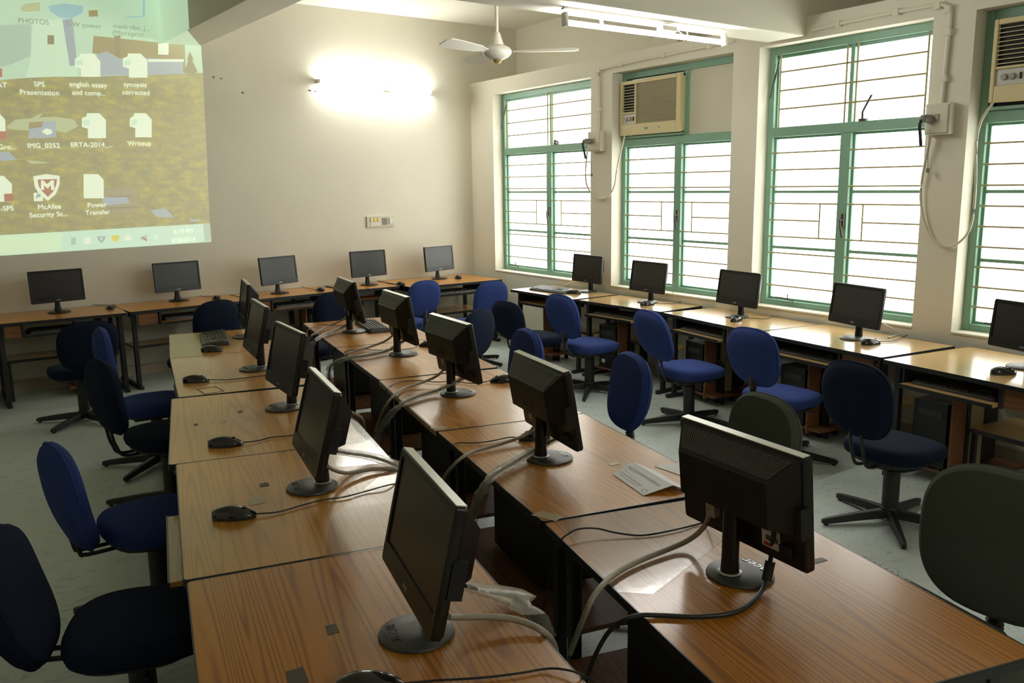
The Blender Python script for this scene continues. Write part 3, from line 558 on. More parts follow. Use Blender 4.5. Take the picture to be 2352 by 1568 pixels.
# ------------------------------------------------------------------ windows
FD0, FD1, GD = .13, .20, .195
def window(n, t0, t1, ac=None):
    w = thing('window_%d' % n, None, None); w.matrix_world = WM; w['kind'] = 'structure'
    fw = .055
    b = MB()
    b.box(t0, t0+fw, FD0, FD1, ZS, ZH); b.box(t1-fw, t1, FD0, FD1, ZS, ZH)
    b.box(t0+fw, t1-fw, FD0, FD1, ZH-.06, ZH); b.box(t0+fw, t1-fw, FD0, FD1, ZS, ZS+.05)
    tm = t0 + (t1-t0)*.51
    b.box(t0+fw, t1-fw, FD0-.005, FD1, 2.212, 2.288)
    b.box(tm-.045, tm+.045, FD0, FD1, ZS+.05, 2.212)
    b.build('window_frame', MT['gframe'], w, bevel=.004)
    # casement leaves with two cross bars each
    for a, c in ((t0+fw, tm-.045), (tm+.045, t1-fw)):
        s = MB()
        s.box(a, a+.018, .165, .19, ZS+.05, 2.212); s.box(c-.018, c, .165, .19, ZS+.05, 2.212)
        s.box(a+.018, c-.018, .165, .19, ZS+.05, ZS+.068); s.box(a+.018, c-.018, .165, .19, 2.194, 2.212)
        for z in (1.767, 1.308): s.box(a+.018, c-.018, .165, .19, z-.011, z+.011)
        s.build('window_sash', MT['gframe'], w)
        g = MB(); g.box(a+.003, c-.003, GD, GD+.006, ZS+.052, 2.21); g.build('window_pane', MT['pane'], w)
    # security rods
    for a, c, left in ((t0+fw-.004, tm-.04, True), (tm+.04, t1-fw+.004, False)):
        for i in range(9):
            z = .99 + .1365*i
            x0, x1 = a, c
            xv = a + (c-a)*(.75 if left else .22)
            if i == 4:
                if left: x1 = xv
                else: x0 = xv
            r = MB(); r.cyl((x0, .140, z), (x1, .140, z), .0066, 8); r.build('security_rod', MT['rod'], w, smooth=True)
        r = MB(); r.cyl((xv, .140, .99+.1365*3), (xv, .140, .99+.1365*5), .0066, 8); r.build('security_rod', MT['rod'], w, smooth=True)
    h = MB(); h.box(tm+.012, tm+.035, FD0-.02, FD0, 1.50, 1.60); h.tube([(tm+.024,FD0-.02,1.555),(tm+.024,FD0-.05,1.55),(tm+.034,FD0-.055,1.50),(tm+.05,FD0-.05,1.42)], .008, 8)
    h.build('window_handle', MT['latch'], w)
    s = MB(); s.tube([(t0+.16,.12,ZS+.07),(t0+.24,.10,ZS+.075),(t0+.36,.10,ZS+.06)], .006, 6); s.cyl((t0+.30,.10,ZS+.065),(t0+.30,.10,ZS+.11), .005, 6)
    s.build('window_stay', MT['latch'], w)
    if not ac:
        um = t0 + (t1-t0)*.515
        u = MB(); u.box(um-.016, um+.016, .155, .19, 2.288, ZH-.06)
        u.box(t0+fw, t0+fw+.016, .165, .19, 2.288, ZH-.06); u.box(t1-fw-.016, t1-fw, .165, .19, 2.288, ZH-.06)
        u.box(t0+fw, t1-fw, .165, .19, ZH-.085, ZH-.06)
        u.build('window_sash', MT['gframe'], w)
        for a, c in ((t0+fw, um), (um, t1-fw)):
            g = MB(); g.box(a+.003, c-.003, GD, GD+.006, 2.29, ZH-.062); g.build('window_pane', MT['pane'], w)
        for z in (2.432, 2.578, 2.724):
            r = MB(); r.cyl((t0+fw+.05,.140,z), (t1-fw-.05,.140,z), .0072, 8); r.build('security_rod', MT['rod'], w, smooth=True)
        for x in (t0+fw+.05, um-.035, um+.055, t1-fw-.05):
            r = MB(); r.cyl((x,.140,2.288), (x,.140,ZH-.055), .0072, 8); r.build('security_rod', MT['rod'], w, smooth=True)
        h = MB(); h.box(um+.10, um+.16, FD0-.01, FD0+.02, 2.288, 2.305)
        if n == 3: h.tube([(um+.13,FD0-.005,2.30),(um+.16,FD0-.05,2.35),(um+.21,FD0-.08,2.40),(um+.26,FD0-.10,2.46)], .008, 8)
        else: h.tube([(um+.12,FD0-.005,2.30),(um+.15,FD0-.03,2.33),(um+.20,FD0-.02,2.31)], .010, 8)
        h.build('window_stay', MT['latch'], w)
        s = MB(); s.tube([(t0+.075,.15,2.80),(t0+.07,.11,2.66),(t0+.06,.08,2.52)], .008, 6); s.build('window_stay', MT['latch'], w)
    else:
        am = ac
        u = MB(); u.box(am-.002, am+.045, FD0, FD1, 2.288, ZH-.06); u.build('window_frame', MT['gframe'], w, bevel=.003)
        p = MB(); p.box(am+.045, t1-fw, .15, .185, 2.288, ZH-.06); p.build('infill_panel', MT['board'], w)
        p = MB(); p.box(t0+fw, am-.002, .235, .25, 2.288, ZH-.06); p.build('infill_panel', MT['dark'], w)
        p = MB(); p.box(t0+fw, am-.002, .10, FD0, 2.29, 2.312); p.build('support_rail', MT['gframe'], w)
    s = MB(); s.box(t0, t1, -.008, FD0, ZS-.012, ZS+.004); s.build('window_sill', MT['wall'], w, bevel=.004)
window(1, *OPEN[0]); window(2, *OPEN[1], ac=3.56); window(3, *OPEN[2]); window(4, *OPEN[3], ac=7.20)

# window mounted air conditioners
def aircon(label, t0, z0, wd, ht, loop):
    a = thing('air_conditioner', label, 'air conditioner'); a.matrix_world = WM @ Matrix.Translation((t0, .07, z0))
    a['group'] = 'air conditioners set in the upper windows'
    b = MB(); b.box(.012, wd-.012, .02, .16, .01, ht-.02); b.build('casing', MT['acbody'], a)
    # front bezel with openings
    b = MB(); lv = wd*.25
    f0, f1 = -.012, .03
    b.box(0, .028, f0, f1, 0, ht); b.box(wd-.055, wd, f0, f1, 0, ht)
    b.box(.028, wd-.055, f0, f1, ht-.035, ht); b.box(.028, wd-.055, f0, f1, 0, .105)
    b.box(lv, lv+.022, f0, f1, .105, ht-.035); b.box(.028, lv, f0, f1, .205, .222)
    b.build('bezel', MT['acbody'], a, bevel=.006)
    b = MB(); b.box(lv+.022, wd-.055, .006, .012, .105, ht-.035)
    n = 30
    for i in range(n):
        z = .108 + (ht-.035-.108)*i/n
        b.box(lv+.022, wd-.055, -.001, .006, z, z+.006)
    b.build('intake_grille', MT['acgrille'], a)
    b = MB(); b.box(.028, lv, .0185, .0195, .222, ht-.035); b.build('outlet_recess', MT['dark'], a)
    for i in range(9):
        z = .236 + (ht-.035-.236)*i/9
        l = MB(); l.hexa([(.03,-.006,z),(lv-.002,-.006,z),(lv-.002,.016,z+.004),(.03,.016,z+.004),(.03,-.006,z+.0045),(lv-.002,-.006,z+.0045),(lv-.002,.016,z+.0085),(.03,.016,z+.0085)])
        l.build('louver', MT['acbody'], a)
    p = MB(); p.box(.030, lv-.002, .004, .012, .107, .203); pn = p.build('control_panel', MT['acpanel'], a)
    for x in (.085, .135):
        k = MB(); k.cyl((x,.004,.155),(x,-.014,.155), .021, 20, .018); k.build('knob', MT['knob'], pn, smooth=True)
    k = MB(); k.box(lv-.028, lv-.018, -.004, .004, .135, .175); k.build('switch', MT['dark'], pn)
    bd = MB(); bd.loft([[(wd*.46+x*.5, -.012, .055+y*.5) for x, y in sell(.085,.040,2,24)], [(wd*.46+x*.5, -.0155, .055+y*.5) for x, y in sell(.085,.040,2,24)]]); bd.build('badge', MT['badge'], a)
    bd = MB(); bd.box(wd*.66, wd*.68, -.014, -.012, .045, .065); bd.build('small_emblem', MT['knob'], a)
    pts = [(t-t0, -.03-.07, z-z0) for t, z in loop]
    pts[0] = (pts[0][0], pts[0][1]-.01, pts[0][2])
    pts[-1] = (max(.01, min(.05, pts[-1][0])), .02, .03)
    c = MB(); c.tube(smoothpath(pts, 5), .0085, 8); c.build('power_cord', MT['boxcream'], a, smooth=True)
    return a
aircon('cream window air conditioner beside the white infill board, over the second window from the corner', 2.745, 2.318, .83, .515, DATA['loop1'])
aircon('cream window air conditioner cut off by the photo\'s right edge', 6.36, 2.335, .83, .515, DATA['loop2'])

# isolator boxes with plugs, and surface conduits
def isolator(label, box, plugside):
    (t0, z1), (t1, z0) = box
    s = thing('isolator_box', label, 'socket box'); s.matrix_world = WM @ Matrix.Translation((t0, 0, z0)); s['group'] = 'isolator boxes between the windows'
    w, h = t1-t0, z1-z0
    b = MB(); b.box(0, w, -.07, 0, 0, h); b.build('box_body', MT['boxcream'], s, bevel=.008)
    b = MB(); b.box(.012, w-.012, -.078, -.07, .012, h-.012); b.build('cover_plate', MT['boxcream'], s, bevel=.003)
    b = MB(); b.box(w*.42, w*.60, -.084, -.078, h*.42, h*.66); b.build('switch', MT['knob'], s)
    b = MB(); b.cyl((w*.28,-.078,h*.50), (w*.16,-.135,h*.52), .030, 18, .028); b.cyl((w*.16,-.135,h*.52), (w*.12,-.15,h*.47), .028, 18, .016)
    b.build('plug', MT['plug'], s, smooth=True)
    b = MB(); b.tube(smoothpath([(w*.12,-.148,h*.48),(w*.05,-.14,h*.3),(w*.03,-.12,h*.02),(w*.02,-.10,-.07)],4), .011, 8); b.build('plug_sleeve', MT['cableblack'], s, smooth=True)
    b = MB(); b.tube(smoothpath([(w*.2,-.06,.01),(w*.17,-.05,-.12),(w*.2,-.05,-.22)],4), .0025, 6); b.cyl((w*.2,-.05,-.22),(w*.2,-.05,-.25),.012,8)
    b.build('pull_cord', MT['plug'], s)
isolator('cream isolator box with grey plug between the first and second windows', DATA['box1'], 0)
isolator('cream isolator box with grey plug left of the cut off window', DATA['box2'], 0)
def conduit(label, pts):
    c = thing('conduit', label, 'conduit'); c.matrix_world = WM
    P = [(t, -.016, min(z, 3.04)) for t, z in pts]
    b = MB(); b.tube(smoothpath(P, 4), .014, 8); b.build('pipe', MT['wall'], c, smooth=True)
    for i in range(1, len(P)):
        a, d = Vector(P[i-1]), Vector(P[i])
        n = max(1, int((d-a).length/.45))
        for j in range(n):
            p = a.lerp(d, (j+.5)/n)
            k = MB(); k.box(p.x-.022, p.x+.022, -.034, 0, p.z-.022, p.z+.022); k.build('saddle_clip', MT['wall'], c, bevel=.004)
conduit('painted conduit from the far isolator box up and along above the second window', DATA['conduit1'])
conduit('painted conduit running above the third window down to the near isolator box', DATA['conduit2'])

# switch plate on the back wall
(xa, za), (xb, _), (_, zb_), _ = DATA['switch']
s = thing('switch_plate', 'cream double switch and socket plate on the back wall under the tube light', 'switch plate', (xa, YB, zb_))
w, h = xb-xa, za-zb_
b = MB(); b.box(0, w, -.018, 0, 0, h); b.build('back_plate', MT['boxcream'], s, bevel=.004)
for i in range(3):
    b = MB(); b.box(.045+.045*i, .08+.045*i, -.028, -.018, h*.55, h*.82); b.build('rocker_switch', MT['gold'], s)
b = MB(); b.box(.045, .18, -.022, -.018, h*.15, h*.5); b.build('blank_module', MT['whiteenamel'], s)
b = MB(); b.box(w*.56, w*.74, -.022, -.018, h*.2, h*.8); b.build('socket', MT['plug'], s)
b = MB(); b.box(w*.82, w*.93, -.030, -.018, h*.3, h*.8); b.build('rocker_switch', MT['whiteenamel'], s)

# ------------------------------------------------------------------ lights
def tubelight(label, a, c, back):
    a, c = Vector(a), Vector(c)
    d = (c-a); L = d.length
    t = thing('tube_light', label, 'tube light', a)
    x = d.normalized(); bk = Vector(back); bk = (bk - x*bk.dot(x)).normalized(); y = x.cross(bk)
    t.matrix_world = Matrix(((x.x,y.x,bk.x,a.x),(x.y,y.y,bk.y,a.y),(x.z,y.z,bk.z,a.z),(0,0,0,1)))
    b = MB(); b.cyl((.0,0,0),(L,0,0), .0165, 20); b.build('tube', MT['tubelight'], t, smooth=True)
    for xx in (-.03, L+.004):
        b = MB(); b.box(xx, xx+.026, -.022, .022, -.024, .062); b.build('lamp_holder', MT['whiteenamel'], t, bevel=.006)
    b = MB(); b.box(-.03, L+.03, -.016, .016, .078, .092); b.build('batten', MT['whiteenamel'], t, bevel=.003)
    b = MB(); b.cyl((L*.2,.0,.02),(L*.2,0,.078), .012, 12); b.build('starter', MT['whiteenamel'], t)
    b = MB(); b.box(L*.56, L*.66, -.03, .03, .022, .058); b.build('choke_cover', MT['whiteenamel'], t, bevel=.008)
    b = MB(); b.tube(smoothpath([(L*.66,.01,.05),(L*.69,.03,.01),(L*.71,.035,-.03),(L*.73,.03,.0),(L*.735,.01,.05)],5), .004, 6); b.build('flex', MT['cablewhite'], t, smooth=True)
    return t
tubelight('lit fluorescent tube light hanging under the ceiling beam', *DATA['tube1'], (0,.12,1))
tubelight('lit fluorescent tube light fixed on the back wall', *DATA['tube2'], (0,1,0))

tubelight('added unseen tube light behind the camera, lighting the foreground', (1.2, -2.33, 2.95), (2.7, -2.33, 2.95), (0,-1,0))  # added lamp out of view, brightens the foreground

# ceiling fan
fx, fy, fz = DATA['fan']
f = thing('ceiling_fan', 'white three blade ceiling fan hanging near the window corner', 'ceiling fan', (fx, fy, fz))
b = MB(); b.cyl((0,0,.10),(0,0,CEIL-fz-.02), .0125, 12); b.build('down_rod', MT['whiteenamel'], f, smooth=True)
b = MB(); b.lathe([(.012,.16),(.022,.155),(.046,.082),(.052,.066),(.01,.066)], 24); b.build('canopy', MT['whiteenamel'], f, smooth=True)
b = MB(); b.lathe([(.01,.066),(.06,.064),(.095,.046),(.110,.024),(.106,.004),(.085,-.018),(.05,-.036),(.01,-.038)], 32); b.build('motor_housing', MT['whiteenamel'], f, smooth=True)
b = MB(); b.lathe([(.03,-.038),(.034,-.046),(.02,-.062),(.002,-.066)], 24); b.build('bottom_cap', MT['gold'], f, smooth=True)
a0 = math.atan2(cr.y, cr.x) - .12
for k in range(3):
    a = a0 + k*2*math.pi/3
    M = Matrix.Rotation(a, 4, 'Z')
    bl = MB(); rings = []
    for r, wd in ((.12,.03),(.17,.05),(.22,.085),(.35,.105),(.5,.125),(.58,.12),(.605,.075)):
        tl = .32
        rings.append([M @ Vector((r, -wd/2, .015-wd/2*tl)), M @ Vector((r, wd/2, .015+wd/2*tl)), M @ Vector((r, wd/2, .021+wd/2*tl)), M @ Vector((r, -wd/2, .021-wd/2*tl))])
    bl.loft(rings); bl.build('blade', MT['whiteenamel'], f)

# ------------------------------------------------------------------ projected desktop on the back wall, projector light painted as glowing decals
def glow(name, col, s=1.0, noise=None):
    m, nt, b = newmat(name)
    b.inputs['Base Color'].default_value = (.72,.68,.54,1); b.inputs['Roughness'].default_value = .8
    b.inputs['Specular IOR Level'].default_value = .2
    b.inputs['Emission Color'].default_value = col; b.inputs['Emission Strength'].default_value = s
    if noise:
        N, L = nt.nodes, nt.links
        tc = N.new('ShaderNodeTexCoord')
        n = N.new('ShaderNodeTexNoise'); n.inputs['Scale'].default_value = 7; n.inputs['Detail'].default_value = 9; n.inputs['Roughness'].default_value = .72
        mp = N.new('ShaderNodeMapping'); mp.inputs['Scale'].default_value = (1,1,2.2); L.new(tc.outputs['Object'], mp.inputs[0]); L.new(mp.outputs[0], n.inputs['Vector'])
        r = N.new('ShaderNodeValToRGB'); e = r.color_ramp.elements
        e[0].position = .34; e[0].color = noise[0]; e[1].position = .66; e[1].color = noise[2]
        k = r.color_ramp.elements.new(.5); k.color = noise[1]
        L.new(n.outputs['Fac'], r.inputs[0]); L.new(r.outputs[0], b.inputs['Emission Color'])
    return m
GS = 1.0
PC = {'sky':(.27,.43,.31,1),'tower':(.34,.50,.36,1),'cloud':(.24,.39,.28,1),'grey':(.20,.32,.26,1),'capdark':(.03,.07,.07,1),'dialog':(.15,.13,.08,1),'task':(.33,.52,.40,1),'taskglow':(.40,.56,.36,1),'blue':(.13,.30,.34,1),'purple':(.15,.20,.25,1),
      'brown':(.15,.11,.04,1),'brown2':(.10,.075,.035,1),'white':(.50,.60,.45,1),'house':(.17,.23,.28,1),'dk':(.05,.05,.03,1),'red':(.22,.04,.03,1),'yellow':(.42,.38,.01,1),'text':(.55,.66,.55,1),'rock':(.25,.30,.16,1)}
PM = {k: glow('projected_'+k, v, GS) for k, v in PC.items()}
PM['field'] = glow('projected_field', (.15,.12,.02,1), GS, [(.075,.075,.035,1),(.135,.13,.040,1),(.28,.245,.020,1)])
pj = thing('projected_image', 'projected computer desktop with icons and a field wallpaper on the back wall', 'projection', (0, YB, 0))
sk = DATA['proj']['sky']; DATA['proj']['sky'] = sk[3:] + [(.85,3.78),(2.4885,3.78),(2.4885,3.278),(2.862,3.278)]
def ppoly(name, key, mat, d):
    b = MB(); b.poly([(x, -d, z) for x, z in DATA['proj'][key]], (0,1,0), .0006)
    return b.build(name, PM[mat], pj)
pic = DATA['proj']
def clip(pts):
    return [(x, min(z, 3.79 if x < 2.49 else 3.278)) for x, z in pts]
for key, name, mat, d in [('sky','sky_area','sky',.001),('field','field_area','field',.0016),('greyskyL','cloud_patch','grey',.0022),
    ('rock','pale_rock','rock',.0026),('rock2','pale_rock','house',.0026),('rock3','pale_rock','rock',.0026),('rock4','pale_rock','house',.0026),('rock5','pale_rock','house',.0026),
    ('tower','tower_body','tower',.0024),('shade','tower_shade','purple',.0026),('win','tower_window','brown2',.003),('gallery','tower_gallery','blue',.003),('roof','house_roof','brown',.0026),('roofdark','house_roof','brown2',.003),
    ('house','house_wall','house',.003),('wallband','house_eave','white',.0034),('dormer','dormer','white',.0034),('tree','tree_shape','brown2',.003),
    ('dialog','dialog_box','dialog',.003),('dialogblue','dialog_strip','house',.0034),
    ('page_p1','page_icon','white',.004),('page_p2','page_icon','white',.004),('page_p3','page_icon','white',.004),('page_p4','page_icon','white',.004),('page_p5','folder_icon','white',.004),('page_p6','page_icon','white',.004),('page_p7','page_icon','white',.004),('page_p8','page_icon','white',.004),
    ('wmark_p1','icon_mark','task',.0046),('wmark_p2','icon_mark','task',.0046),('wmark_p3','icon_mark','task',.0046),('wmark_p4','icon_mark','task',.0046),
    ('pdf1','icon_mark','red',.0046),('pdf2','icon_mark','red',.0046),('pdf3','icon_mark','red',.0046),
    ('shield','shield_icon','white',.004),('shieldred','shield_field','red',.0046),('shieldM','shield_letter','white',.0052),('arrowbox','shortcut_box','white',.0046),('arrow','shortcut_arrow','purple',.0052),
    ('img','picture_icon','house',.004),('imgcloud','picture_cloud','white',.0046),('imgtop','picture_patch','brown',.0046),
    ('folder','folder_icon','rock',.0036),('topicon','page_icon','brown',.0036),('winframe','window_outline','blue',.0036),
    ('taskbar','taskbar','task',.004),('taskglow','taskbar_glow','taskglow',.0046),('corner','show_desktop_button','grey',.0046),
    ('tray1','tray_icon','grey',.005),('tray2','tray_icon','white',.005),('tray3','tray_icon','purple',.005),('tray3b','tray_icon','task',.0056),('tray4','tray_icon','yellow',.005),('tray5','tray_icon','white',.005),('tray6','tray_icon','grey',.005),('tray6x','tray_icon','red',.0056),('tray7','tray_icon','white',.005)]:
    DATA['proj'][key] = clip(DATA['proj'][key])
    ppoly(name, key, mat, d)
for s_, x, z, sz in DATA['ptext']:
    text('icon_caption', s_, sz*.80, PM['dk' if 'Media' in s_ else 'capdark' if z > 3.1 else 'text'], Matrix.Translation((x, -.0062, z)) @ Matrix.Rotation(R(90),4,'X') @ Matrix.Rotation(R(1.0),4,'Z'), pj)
# projector spill painted as glowing sheets on the beam's underside and left face
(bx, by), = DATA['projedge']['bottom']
b = MB(); b.poly([(2.49,-.002,3.279),(2.86,-.002,3.279),(2.49,by-YB,3.279)], (0,0,1), -.0006); b.build('painted_spill_underside', PM['cloud'], pj)
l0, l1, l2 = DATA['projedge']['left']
b = MB(); b.poly([(2.4885,-.002,3.28),(2.4885,l0[1]-YB,3.28),(2.4885,l1[1]-YB,l1[2]),(2.4885,l2[1]-YB,l2[2]),(2.4885,-.002,l2[2])], (-1,0,0), .0006); b.build('painted_spill_side', PM['cloud'], pj)
# chipped plaster on the back wall
for i, (x, z, w_, h_) in enumerate([(2.95,2.985,.03,.018),(3.02,2.975,.045,.010),(3.24,2.845,.035,.02),(3.98,2.905,.05,.02),(4.06,2.9,.025,.02)]):
    b = MB(); b.poly([(x,YB-.001,z),(x+w_*.4,YB-.001,z+h_*.5),(x+w_,YB-.001,z-h_*.1),(x+w_*.6,YB-.001,z-h_*.6)], (0,1,0), .0006)
    b.build('plaster_chip', MT['stain'], wback)

# ------------------------------------------------------------------ desks
TZ = .75
def desk(label, group, user0, user1, depth, wood_m, back_edge=None, tray=.0, apron=None, shelf='back', tray_x=0.0, marks=(), sheets=(), tower_end=1, wall_panel=False, shelf_z=.28):
    """user0/user1: ends of the edge where people sit, ordered so that the desk lies on the left of user0->user1"""
    p0, p1 = Vector((*user0,0)), Vector((*user1,0))
    c = (p0+p1)/2; L = (p1-p0).length; a = math.atan2(p1.y-p0.y, p1.x-p0.x)
    t = thing('computer_desk', label, 'desk', c, a, group)
    h = L/2
    b = MB(); o = [(x, y, 0) for x, y in rrect(L-.012, depth-.012, .012, 3, 0, depth/2)]
    b.loft([[(x,y,TZ-.024) for x,y,_ in o], [(x,y,TZ) for x,y,_ in o]]); top = b.build('desktop', wood_m, t)
    # edge band: a rim around the slab
    b = MB(); o1 = rrect(L-.003, depth-.003, .016, 3, 0, depth/2); o2 = rrect(L-.0125, depth-.0125, .012, 3, 0, depth/2)
    b.loft([[(x,y,TZ-.026) for x,y in o2],[(x,y,TZ-.026) for x,y in o1],[(x,y,TZ-.003) for x,y in o1],[(x*.999,(y-depth/2)*.999+depth/2,TZ+.0006) for x,y in o1],[(x,y,TZ+.0006) for x,y in o2]], False, False)
    eb = b.build('edge_band', MT['edge'], t)
    if back_edge:
        b = MB(); b.box(-h+.01, h-.01, depth-.002, depth+.002, TZ-.026, TZ-.001); b.build('back_edge_strip', MT['edgewood'], t)
    q = .019
    for sx in (-1, 1):
        x = sx*(h-.055)
        for y in (.10, depth-.09):
            b = MB(); b.box(x-q, x+q, y-q, y+q, .03, TZ-.027); b.build('leg', MT['frame'], t, bevel=.003)
        b = MB(); b.box(x-q, x+q, .02, depth-.03, 0, .032); b.build('foot_rail', MT['frame'], t, bevel=.004)
        b = MB(); b.box(x-.012, x+.012, .119, depth-.109, TZ-.07, TZ-.027); b.build('side_rail', MT['frame'], t)
    b = MB(); b.box(-h+.075, h-.075, depth-.105, depth-.075, TZ-.09, TZ-.027); b.build('back_rail', MT['frame'], t)
    # keyboard tray on runners
    tw = .60 if L > .9 else L*.62
    x0, x1 = tray_x-tw/2, tray_x+tw/2
    b = MB(); b.box(x0, x1, .01-tray, .34-tray, .612, .630); tr = b.build('keyboard_tray', wood_m, t)
    b = MB(); b.box(x0-.004, x1+.004, .004-tray, .0095-tray, .609, .632); b.build('tray_lip', MT['edge'], tr)
    for x in (x0-.018, x1+.002):
        b = MB(); b.box(x, x+.016, .02, .40, .605, TZ-.027); b.build('tray_runner', MT['frame'], t)
    # apron beside the tray
    if apron:
        x0a, x1a = (x1+.03, h-.08) if apron > 0 else (-h+.08, x0-.03)
        b = MB(); b.box(x0a, x1a, .03, .045, TZ-.135, TZ-.027); b.build('apron_board', MT['shelfwood'], t)
    # shelf for the system unit
    sx0, sx1 = (h-.52, h-.078) if tower_end > 0 else (-h+.078, -h+.52)
    if shelf == 'back':
        b = MB(); b.box(-h+.078, h-.078, depth-.52, depth-.03, shelf_z-.018, shelf_z); b.build('lower_shelf', MT['shelfwood'], t)
        b = MB(); b.box(-h+.078, h-.078, depth-.03, depth-.022, shelf_z-.022, shelf_z+.004); b.build('shelf_lip', MT['edge'], t)
    else:
        xs = -h+.40 if tower_end < 0 else h-.40
        b = MB(); b.box(xs-.008, xs+.008, .15, .27, .05, TZ-.16); b.build('partition_board', MT['shelfwood'], t)
        b = MB(); b.box(xs-.008, xs+.008, .31, .44, .05, TZ-.16); b.build('partition_board', MT['panelcream'], t)
        for y_ in (.29, .455):
            b = MB(); b.box(xs-.014, xs+.014, y_-.016, y_+.016, 0, TZ-.10); b.build('inner_post', MT['frame'], t)
        b = MB(); b.box(sx0, sx1, .16, depth-.12, .075, .093); b.build('tower_plinth', MT['shelfwood'], t)
        c0, c1 = (-h+.08, xs-.03) if tower_end > 0 else (xs+.03, h-.08)
        b = MB(); b.box(c0, c1, .26, depth-.13, .36, .38); b.build('foot_shelf', MT['woodwin'], t)
        b = MB(); b.box(c0, c1, .252, .26, .355, .382); b.build('shelf_lip', MT['edge'], t)
        for x in (c0+.02, c1-.02):
            b = MB(); b.box(x-.013, x+.013, .29, .316, 0, .36); b.build('shelf_post', MT['frame'], t)
    return t
def flat_on(desk_o, name, mat, pts, z=TZ, th=.0008):
    """thin flat shape lying on a desk, given in world xy"""
    inv = (Matrix.Translation(desk_o.location) @ Matrix.Rotation(desk_o.rotation_euler.z, 4, 'Z')).inverted()
    b = MB(); b.poly([inv @ Vector((x, y, z+.0007)) for x, y in pts], (0,0,1), th)
    return b.build(name, mat, desk_o)

GC_L, GC_R, GC_W, GC_B = 'left centre row of computer desks', 'right centre row of computer desks', 'desks along the window wall', 'desks along the back wall'
LP = [(1.733,6.85),(1.474,5.868),(1.203,4.692),(.877,3.530),(.591,2.412),(.32,1.30)]
LN = ['far end', 'fourth nearest', 'middle', 'second nearest', 'nearest']
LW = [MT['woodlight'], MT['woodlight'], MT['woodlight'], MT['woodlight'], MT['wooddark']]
LLAB = ['wood laminate desk at the far end of the left centre row, under the keyboard',
        'wood laminate desk of the left centre row with the rectangular pencil mark by its mouse',
        'middle desk of the left centre row, third from the keyboard',
        'pale wood desk with clear film and pulled out tray, left centre row',
        'nearest desk of the left centre row, deep orange wood with dark residue patches']
LD = []
for i in range(5):
    a, c = Vector((*LP[i],0)), Vector((*LP[i+1],0))
    off = [(0,0),(0,0),(-.035,.0),(-.005,0),(.004,-.004)][i]
    a = a + Vector((*off,0)); c = c + Vector((*off,0)); c = c - (c-a).normalized()*.004
    LD.append(desk(LLAB[i], GC_L, a.xy, c.xy, .815, LW[i], tray=(.05 if i == 3 else 0), apron=None, shelf='back'))
RP = [(2.756,6.675),(2.490,5.475),(2.247,4.364),(1.954,3.245),(1.669,2.107),(1.336,.965)]
RLAB = ['wood laminate desk at the far end of the right centre row',
        'second desk from the far end of the right centre row',
        'middle desk of the right centre row with a beige back edge',
        'desk of the right centre row carrying the folded letter',
        'nearest desk of the right centre row, with the big foreground monitor seen from behind']
RD = []
for i in range(5):
    a, c = Vector((*RP[i],0)), Vector((*RP[i+1],0))
    dep = [.76,.76,.755,.755,.79][i]
    d = (c-a).normalized(); n = Vector((-d.y, d.x, 0))
    c = c - d*.004
    a2, c2 = a + n*dep, c + n*dep
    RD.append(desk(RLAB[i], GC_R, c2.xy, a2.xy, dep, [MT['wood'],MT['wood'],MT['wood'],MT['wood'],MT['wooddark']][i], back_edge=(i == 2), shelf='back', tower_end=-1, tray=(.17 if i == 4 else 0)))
DP = [((5.411,7.365),(5.392,6.285),.62),((5.337,6.204),(5.414,5.135),.50),((5.402,5.095),(5.175,3.985),.70),((5.166,3.970),(5.005,2.865),.74),((4.962,2.825),(4.78,1.74),.80)]
DP = [((5.40,7.36),(5.375,6.27),.58),((5.375,6.215),(5.40,5.14),.56),((5.385,5.11),(5.180,3.985),.66),((5.166,3.970),(5.005,2.865),.74),((4.962,2.835),(4.78,1.74),.84)]
DLAB = ['window wall desk nearest the room corner, with a keyboard on its top',
        'window wall desk in front of the second window, next from the corner',
        'middle window wall desk, reflecting daylight, between second and third windows',
        'window wall desk below the third window',
        'window wall desk cut off by the photo\'s right edge']
DD = []
for i, (a, c, dep) in enumerate(DP):
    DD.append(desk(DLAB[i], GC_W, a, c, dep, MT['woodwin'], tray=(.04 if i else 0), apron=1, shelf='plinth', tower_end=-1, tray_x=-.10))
BP = [((-.42,8.42),(.685,8.395)),((.70,8.385),(1.768,8.345)),((1.79,8.375),(2.96,8.435)),((2.975,8.44),(4.02,8.50)),((4.035,8.50),(4.86,8.43)),((4.70,8.245),(5.93,8.215))]
BP[4] = ((4.035,8.49),(4.68,8.46))
BLAB = ['back wall desk cut off by the photo\'s left edge', 'back wall desk below the projected picture, leftmost whole desk', 'back wall desk below the right end of the projected taskbar',
        'back wall desk left of the switch plate, with a pulled out keyboard tray', 'back wall desk below the switch plate', 'back wall desk in the room corner beside the first window']
BD = []
for i, (a, c) in enumerate(BP):
    dep = (YB - .02) - (a[1]+c[1])/2
    BD.append(desk(BLAB[i], GC_B, a, c, dep, MT['wood'], tray=(.06 if i in (2,3) else 0), apron=-1, shelf='plinth', tower_end=(-1 if i == 5 else 1)))

